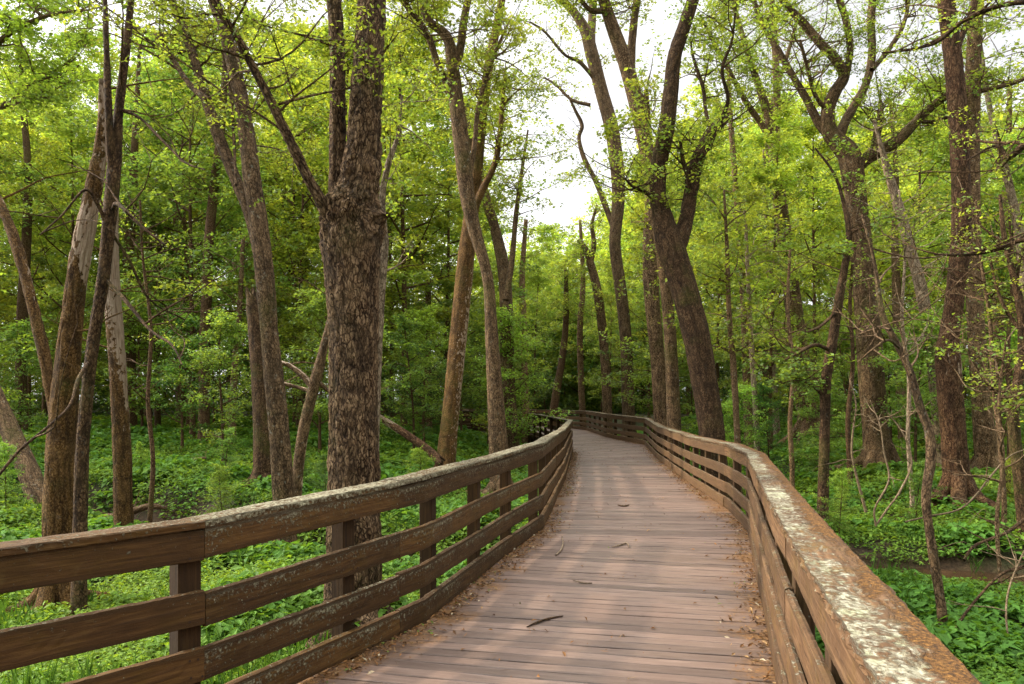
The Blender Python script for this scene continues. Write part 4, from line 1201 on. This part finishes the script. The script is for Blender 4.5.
# ------------------------------------------------------------------ ground cover
def build_ground_cover():
    L, G = Leaves(), Leaves()
    n = 215000
    Y = 2.2 * (46 / 2.2) ** RNG.uniform(0, 1, n)
    X = RNG.uniform(-1, 1, n) * (.78 * Y + 2.2)
    P = np.stack([X, Y], -1)
    dd = deck_dist(P); cd = poly_dist(P, CREEK)
    lush = fbm2(X, Y, .55, 41)
    keep = (dd > .06) & (cd > np.where(X > 3, 1.12, .95) + .5 * (fbm2(X, Y, 1.3, 8) - .5)) & (lush > .28 + np.where((X < 0) & (Y < 13), .07, 0) + .08 * RNG.uniform(-1, 1, n)) & (RNG.uniform(0, 1, n) < .95)
    keep &= ~((Y > 24) & (RNG.uniform(0, 1, n) < .3))
    X, Y, lush, dd = X[keep], Y[keep], lush[keep], dd[keep]
    Z = ground_z(X, Y)
    n = len(X)
    h = (.07 + .42 * np.clip(lush - .28, 0, .5) + RNG.uniform(0, .10, n)) * np.where(X < 0, 1, .95)
    k = 5
    hue = np.clip(fbm2(X, Y, .3, 77) * 1.6 - .35 + RNG.normal(size=n) * .12, 0, 1)
    sp = fbm2(X, Y, .8, 91, 3)
    spc = np.where(sp > .57, 1.5, np.where(sp < .42, .7, 1.0)) * np.where(Y < 14, 1, .95)
    h = h * np.where(sp > .57, 1.35, np.where(sp < .42, .7, 1.0))
    hue = np.clip(hue + np.where(sp > .57, -.35, np.where(sp < .42, .25, 0)), 0, 1)
    ca, cb = np.array([.070, .175, .024]), np.array([.165, .270, .032])
    for q in range(k):
        az = RNG.uniform(0, 2 * np.pi, n); hh = h * RNG.uniform(.35, 1.0, n)
        d = np.stack([np.cos(az), np.sin(az), RNG.uniform(-.35, .35, n)], -1)
        rr = RNG.uniform(.02, .10, n) * (1 + Y * .03)
        pos = np.stack([X, Y, Z + hh], -1) + d * rr[:, None]
        nr = np.stack([np.cos(az) * .35, np.sin(az) * .35, np.ones(n)], -1) + RNG.normal(size=(n, 3)) * .28
        sz = (.046 + .0040 * Y) * RNG.uniform(.65, 1.35, n) * spc
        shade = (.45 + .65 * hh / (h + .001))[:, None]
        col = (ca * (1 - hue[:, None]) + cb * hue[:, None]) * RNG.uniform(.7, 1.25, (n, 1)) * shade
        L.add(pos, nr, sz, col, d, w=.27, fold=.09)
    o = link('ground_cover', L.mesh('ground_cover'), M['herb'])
    tag(o, 'lush low green herbs carpeting the forest floor on both sides', 'ground cover', kind='stuff')
    # grass
    n = 60000
    Y = 4.5 * (34 / 4.5) ** RNG.uniform(0, 1, n)
    X = RNG.uniform(-1, .75, n) * (.75 * Y + 1)
    P = np.stack([X, Y], -1)
    keep = (deck_dist(P) > .08) & (poly_dist(P, CREEK) > .9) & (fbm2(X, Y, .45, 55) > np.where(X < 0, .47, .6))
    X, Y = X[keep], Y[keep]; n = len(X)
    Z = ground_z(X, Y)
    d = np.stack([RNG.normal(size=n) * .35, RNG.normal(size=n) * .35, np.ones(n)], -1)
    nr = np.stack([RNG.normal(size=n), RNG.normal(size=n), np.full(n, .3)], -1)
    ln = RNG.uniform(.18, .42, n)
    pos = np.stack([X, Y, Z + ln * .42], -1)
    col = np.array([.055, .125, .018]) * RNG.uniform(.6, 1.3, (n, 1))
    G.add(pos, nr, ln, col, d, w=.03, fold=.02)
    o = link('grass', G.mesh('grass'), M['herb'])
    tag(o, 'fine bright grass growing among the herbs', 'grass', kind='stuff')


build_ground_cover()


# ------------------------------------------------------------------ the forest behind: prototypes copied as separate trees
def make_tree_proto(seed, H, base, spread, nb, leaf, nleaf, ca, cb, dark_low=.6, lean=.3, r=.11):
    """a whole tree at the origin: (trunk mesh, crown mesh)"""
    W, L = Wood(), Leaves()
    lx, ly = RNG.normal(size=2) * lean
    tr = []
    for i in range(9):
        t = i / 8
        tr.append([lx * t * t + math.sin(t * 5 + seed) * .12 * t, ly * t * t + math.cos(t * 4 + seed) * .12 * t, H * t * .97, r * (1 - t) ** .8 + .012])
    tr = np.array(tr); tr[0, 3] *= 1.35; tr[0, 2] = -.3
    W.tube(tr, .25, 9, lump=.06, seed=seed)
    for k in range(nb):
        t = base + (1 - base) * ((k + RNG.uniform(0, 1)) / nb) ** .9
        p = np.array([np.interp(t, np.linspace(0, 1, 9), tr[:, q]) for q in range(4)])
        az = k * 2.4 + RNG.uniform(-.5, .5)
        prof = math.sin(math.pi * min(1, .18 + .82 * ((t - base) / (1 - base)) ** .8)) * .75 + .25
        l = spread * prof * RNG.uniform(.65, 1.15)
        d = np.array([math.cos(az), math.sin(az), RNG.uniform(.15, .75)]); d /= np.linalg.norm(d)
        pts = [[*p[:3], min(p[3] * .55, .045) + .006]]; c = p[:3].copy()
        for q in range(1, 5):
            d = d + RNG.normal(size=3) * .18 + np.array([0, 0, .02]); d /= np.linalg.norm(d); c = c + d * l / 4
            pts.append([*c, max(.005, pts[0][3] * (1 - q / 4.3))])
        pts = np.array(pts)
        W.tube(pts, l / 7, 5, seed=k)
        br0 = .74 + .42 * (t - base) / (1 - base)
        for q in range(7):
            i = RNG.integers(1, 5); b = pts[i, :3] if i < 4 or q else pts[4, :3]
            d2 = RNG.normal(size=3) * np.array([1, 1, .35]) + d * .6; d2 /= np.linalg.norm(d2)
            e = b + d2 * l * RNG.uniform(.15, .42)
            W.tube(np.array([[*b, .009], [*((b + e) / 2 + RNG.normal(size=3) * .04), .006], [*e, .003]]), l / 5, 4, smooth=False)
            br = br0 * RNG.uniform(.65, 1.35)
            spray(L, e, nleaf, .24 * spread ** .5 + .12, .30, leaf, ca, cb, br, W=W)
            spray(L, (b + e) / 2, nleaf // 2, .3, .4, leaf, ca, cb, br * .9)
    tm, cm = W.mesh('forest_tree_trunk'), L.mesh('forest_tree_crown')
    return tm, cm, H


PROTOS = []
for i in range(5):
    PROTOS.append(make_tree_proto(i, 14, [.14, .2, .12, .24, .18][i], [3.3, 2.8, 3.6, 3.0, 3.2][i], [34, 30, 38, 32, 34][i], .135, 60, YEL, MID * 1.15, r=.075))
SAPL = []
for i in range(4):
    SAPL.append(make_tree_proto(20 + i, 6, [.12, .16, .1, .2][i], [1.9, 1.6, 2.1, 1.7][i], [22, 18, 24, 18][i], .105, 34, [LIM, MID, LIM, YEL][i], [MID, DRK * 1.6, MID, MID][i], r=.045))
EVER = []
for i in range(3):
    EVER.append(make_tree_proto(40 + i, 4.2, .05, [1.9, 1.6, 2.2][i], [22, 20, 26][i], .10, 40, MID * .8, DRK, r=.05))
for tm, cm, H in PROTOS + SAPL: tm.materials.append(M['bark_dark']); cm.materials.append(M['leaf'])
for tm, cm, H in EVER: tm.materials.append(M['bark_dark']); cm.materials.append(M['leaf'])

ZONES = [(45, 'at the far left behind the leaning trunk'), (150, 'behind the stripped dead trunks'), (250, 'in the gap between dead stub and twin-stemmed tree'), (325, 'behind the twin-stemmed tree'),
         (430, 'in the gap right of the massive double trunk'), (520, 'behind the crooked tree left of the path'), (600, 'closing off the far end of the boardwalk'),
         (690, 'behind the tall trunks right of the path end'), (790, 'between dark forked tree and pale tall tree'), (880, 'behind the wide-branching tree'),
         (965, 'behind the reddish-brown trunk'), (9999, 'at the far right behind the crooked edge tree')]
USED = {}


def place_copy(protos, px, Y, height, kind, cat, tint):
    tm, cm, H = protos[RNG.integers(len(protos))]
    x = (px - HX) / F * Y
    z = gz(x, Y)
    zone = next(t for lim, t in ZONES if px < lim)
    tone = 'bright yellow-green' if tint[0] > 1.08 else ('deep green' if tint[1] < .8 else 'fresh green')
    depth = 'nearer' if Y < 27 else ('mid-distance' if Y < 40 else 'distant')
    label = '%s %s %s %s' % (depth, tone, kind, zone)
    s = height / H
    root = thing(kind.replace(' ', '_').replace('-', '_'), label, cat, (x, Y, z), group=kind + 's ' + zone)
    root.rotation_euler = (0, 0, RNG.uniform(0, 6.28))
    root.scale = (s * RNG.uniform(.9, 1.12),) * 2 + (s,)
    for nm, me in (('trunk', tm), ('crown', cm)):
        o = bpy.data.objects.new(nm, me); COL.objects.link(o); o.parent = root
        if nm == 'crown': o.color = (*tint, 1)
    return root


def top_limit(px):
    """how high (in the view) the canopy behind may reach there: the sky gap over the path"""
    return float(np.interp(px, [-100, 0, 50, 110, 200, 330, 415, 455, 500, 570, 615, 680, 760, 860, 940, 1024, 1100],
                           [-30, -10, 20, -20, -60, -50, -20, 105, 225, 225, 180, 95, 45, 50, 85, 75, 60]))


taken = []
def free(x, y, d):
    P = np.array([[x, y]])
    if deck_dist(P)[0] < max(1.2, d * .75) or poly_dist(P, CREEK)[0] < 1.0: return False
    for (a, b, r) in taken:
        if (a - x) ** 2 + (b - y) ** 2 < ((d + r) * .5) ** 2: return False
    taken.append((x, y, d)); return True


def scatter(protos, n, y0, y1, kind, cat, hfun, tints, d, pxr=(-90, 1110)):
    done = tries = 0
    while done < n and tries < n * 40:
        tries += 1
        Y = RNG.uniform(y0 ** .5, y1 ** .5) ** 2; px = RNG.uniform(*pxr)
        x = (px - HX) / F * Y
        if Y < 29 and any(a < px < b for a, b in ((425, 512), (640, 725), (780, 815), (852, 890), (930, 1000), (240, 300), (35, 135))): continue
        h = hfun(px, Y)
        if h is None or not free(x, Y, d): continue
        tc = np.array(tints[RNG.integers(len(tints))]) * RNG.uniform(.85, 1.15)
        place_copy(protos, px, Y, h, kind, cat, tuple(tc)); done += 1
    return done


def canopy_h(px, Y):
    top = top_limit(px) + RNG.uniform(0, 110)
    h = EYE + (HY - top) / F * Y
    if h < 7: return None
    return min(h, 22)


TC = [(1.12, 1.1, 1.0), (1.0, 1.0, 1.1), (1.22, 1.15, 1.0), (.85, .95, 1.1), (1.1, 1.1, 1.1)]
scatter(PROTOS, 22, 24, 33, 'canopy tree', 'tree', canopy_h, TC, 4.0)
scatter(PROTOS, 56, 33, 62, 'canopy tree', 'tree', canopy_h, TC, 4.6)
def end_h(px, Y):
    return float(np.clip(EYE + (HY - (top_limit(px) + RNG.uniform(5, 90))) / F * Y, 8, 26))


scatter(PROTOS, 13, 58, 76, 'canopy tree', 'tree', end_h, [(1.3, 1.25, 1.0), (1.15, 1.15, 1.0)], 3.2, pxr=(485, 665))
scatter(SAPL, 10, 58, 70, 'sapling', 'sapling', lambda p, Y: RNG.uniform(7, 11), [(1.1, 1.05, .9), (.8, .85, .9)], 2.2, pxr=(490, 660))
scatter(SAPL, 14, 17, 26, 'sapling', 'sapling', lambda p, Y: RNG.uniform(2.5, 4.2), [(1.1, 1.15, 1), (.9, 1., 1)], 2.0, pxr=(690, 1060))
scatter(SAPL, 44, 19, 30, 'sapling', 'sapling', lambda p, Y: RNG.uniform(3.5, 6.5), [(1.1, 1.1, 1), (.9, .95, 1), (1.15, 1.15, 1)], 2.4)
scatter(SAPL, 62, 30, 52, 'sapling', 'sapling', lambda p, Y: RNG.uniform(4.5, 9), [(1.0, 1.0, 1), (.75, .78, .9), (1.2, 1.1, .9)], 2.8)
scatter(SAPL, 20, 11.5, 20, 'seedling shrub', 'shrub', lambda p, Y: RNG.uniform(.6, 1.4), [(1.0, 1.1, 1), (1.25, 1.2, 1), (.8, .9, 1)], 1.3, pxr=(-20, 1040))
scatter(EVER, 60, 24, 54, 'evergreen shrub', 'shrub', lambda p, Y: RNG.uniform(2.2, 5.0), [(.7, .75, .9), (.9, .95, 1), (.6, .7, .8)], 2.6)


# far wood: one leafy mass nobody could count
def build_far_wood():
    L = Leaves()
    n = 5600
    px = RNG.uniform(-160, 1180, n); Y = RNG.uniform(58, 88, n)
    top = np.array([top_limit(p) for p in px]) + 15 + 70 * vnoise(np.stack([px / 45., Y / 9., px * 0], -1), 5)
    ht = np.minimum(EYE + (HY - top) / F * Y, 26)
    z = ht * RNG.uniform(0, 1, n) ** 1.25 + .3
    dens = vnoise(np.stack([px / 26., z / 2.2, Y / 6.], -1), 12)
    for i in range(n):
        if dens[i] < .28 and z[i] > 7: continue
        c = np.array([(px[i] - HX) / F * Y[i], Y[i], z[i]])
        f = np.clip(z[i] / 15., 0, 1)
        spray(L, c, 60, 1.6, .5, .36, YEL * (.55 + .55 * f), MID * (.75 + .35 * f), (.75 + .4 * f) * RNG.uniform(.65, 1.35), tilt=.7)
    for i in range(1500):
        p = RNG.uniform(470, 675); y = RNG.uniform(76, 92)
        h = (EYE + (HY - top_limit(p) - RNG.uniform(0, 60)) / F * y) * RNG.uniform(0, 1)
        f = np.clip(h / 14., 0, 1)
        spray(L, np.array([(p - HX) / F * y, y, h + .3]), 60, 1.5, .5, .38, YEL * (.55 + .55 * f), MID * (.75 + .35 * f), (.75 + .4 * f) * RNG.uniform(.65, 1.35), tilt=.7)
    for i in range(1300):
        p = RNG.uniform(-160, 1160); y = RNG.uniform(56, 74)
        h = RNG.uniform(0, 7.5)
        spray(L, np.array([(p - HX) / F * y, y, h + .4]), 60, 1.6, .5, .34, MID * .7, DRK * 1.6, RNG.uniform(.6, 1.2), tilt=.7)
    # unseen ring of wood added behind the standpoint to dim frontal light, open sunward
    m = 1500
    az = np.radians(RNG.uniform(42, 318, m)); rr = RNG.uniform(24, 36, m); z = RNG.uniform(.3, 15, m)
    for a, r, h in zip(az, rr, z):
        if abs(math.degrees(a) - 285) < 24: continue
        spray(L, np.array([math.sin(a) * r, math.cos(a) * r, h]), 30, 1.5, .5, .5, YEL * .7, MID * .8, RNG.uniform(.6, 1.2), tilt=.7)
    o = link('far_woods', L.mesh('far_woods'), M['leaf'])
    tag(o, 'far-off leafy wood filling the background behind every trunk', 'woods', kind='stuff')


build_far_wood()

# ------------------------------------------------------------------ camera, light
cam = bpy.data.cameras.new('camera')
cam.sensor_width = 36; cam.lens = F / 1024 * 36
cam.shift_y = (HY - 342) / 1024.
cam.clip_start = .05; cam.clip_end = 2000
co = bpy.data.objects.new('camera', cam); COL.objects.link(co)
co.location = (0, 0, EYE); co.rotation_euler = (R(90), 0, 0)
scene.camera = co

SUN_AZ = Vector((-.965, .26, 0)).normalized(); EL = R(34)
sd = Vector((SUN_AZ.x * math.cos(EL), SUN_AZ.y * math.cos(EL), math.sin(EL)))
sun = bpy.data.lights.new('sun', 'SUN'); sun.energy = 5.0; sun.angle = R(2.2); sun.color = (1.0, .86, .66)
so = bpy.data.objects.new('sun', sun); COL.objects.link(so)
so.rotation_euler = (-sd).to_track_quat('-Z', 'Y').to_euler()

w = bpy.data.worlds.new('World'); scene.world = w; w.use_nodes = True
nt = w.node_tree; nt.nodes.clear()
sky = nt.nodes.new('ShaderNodeTexSky'); sky.sky_type = 'NISHITA'; sky.sun_disc = False
sky.sun_elevation = EL; sky.sun_rotation = math.atan2(SUN_AZ.x, SUN_AZ.y)
sky.air_density = 1.0; sky.dust_density = 2.0; sky.ozone_density = 1.0
hs = nt.nodes.new('ShaderNodeHueSaturation'); hs.inputs['Saturation'].default_value = .06; hs.inputs['Value'].default_value = 4.9
bg = nt.nodes.new('ShaderNodeBackground'); bg.inputs['Strength'].default_value = .15
ow = nt.nodes.new('ShaderNodeOutputWorld')
tc = nt.nodes.new('ShaderNodeTexCoord'); sx = nt.nodes.new('ShaderNodeSeparateXYZ'); nt.links.new(tc.outputs['Generated'], sx.inputs[0])
mr = nt.nodes.new('ShaderNodeMapRange'); mr.interpolation_type = 'SMOOTHSTEP'; nt.links.new(sx.outputs['Z'], mr.inputs[0])
for k, v in ((1, .42), (2, .95), (3, .46), (4, 2.5)): mr.inputs[k].default_value = v
cn = nt.nodes.new('ShaderNodeTexNoise'); cn.inputs['Scale'].default_value = 5; cn.inputs['Detail'].default_value = 5; nt.links.new(tc.outputs['Generated'], cn.inputs['Vector'])
c2 = nt.nodes.new('ShaderNodeMapRange'); nt.links.new(cn.outputs[0], c2.inputs[0])
for k, v in ((1, .3), (2, .7), (3, .82), (4, 1.15)): c2.inputs[k].default_value = v
mm = nt.nodes.new('ShaderNodeMath'); mm.operation = 'MULTIPLY'; nt.links.new(mr.outputs[0], mm.inputs[0]); nt.links.new(c2.outputs[0], mm.inputs[1])
vm = nt.nodes.new('ShaderNodeVectorMath'); vm.operation = 'SCALE'; nt.links.new(sky.outputs[0], vm.inputs[0]); nt.links.new(mm.outputs[0], vm.inputs['Scale'])
nt.links.new(vm.outputs[0], hs.inputs['Color']); nt.links.new(hs.outputs[0], bg.inputs['Color']); nt.links.new(bg.outputs[0], ow.inputs['Surface'])

scene.view_settings.view_transform = 'Standard'; scene.view_settings.look = 'None'
scene.view_settings.exposure = 0; scene.view_settings.gamma = 1
scene.render.engine = 'CYCLES'
cy = scene.cycles
cy.max_bounces = 7; cy.diffuse_bounces = 4; cy.glossy_bounces = 2; cy.transmission_bounces = 5; cy.transparent_max_bounces = 4
cy.caustics_reflective = False; cy.caustics_refractive = False
cy.use_denoising = True
try:
    cy.denoiser = 'OPENIMAGEDENOISE'; cy.denoising_input_passes = 'RGB_ALBEDO_NORMAL'; cy.denoising_prefilter = 'ACCURATE'
except Exception: pass
cy.sample_clamp_indirect = 6
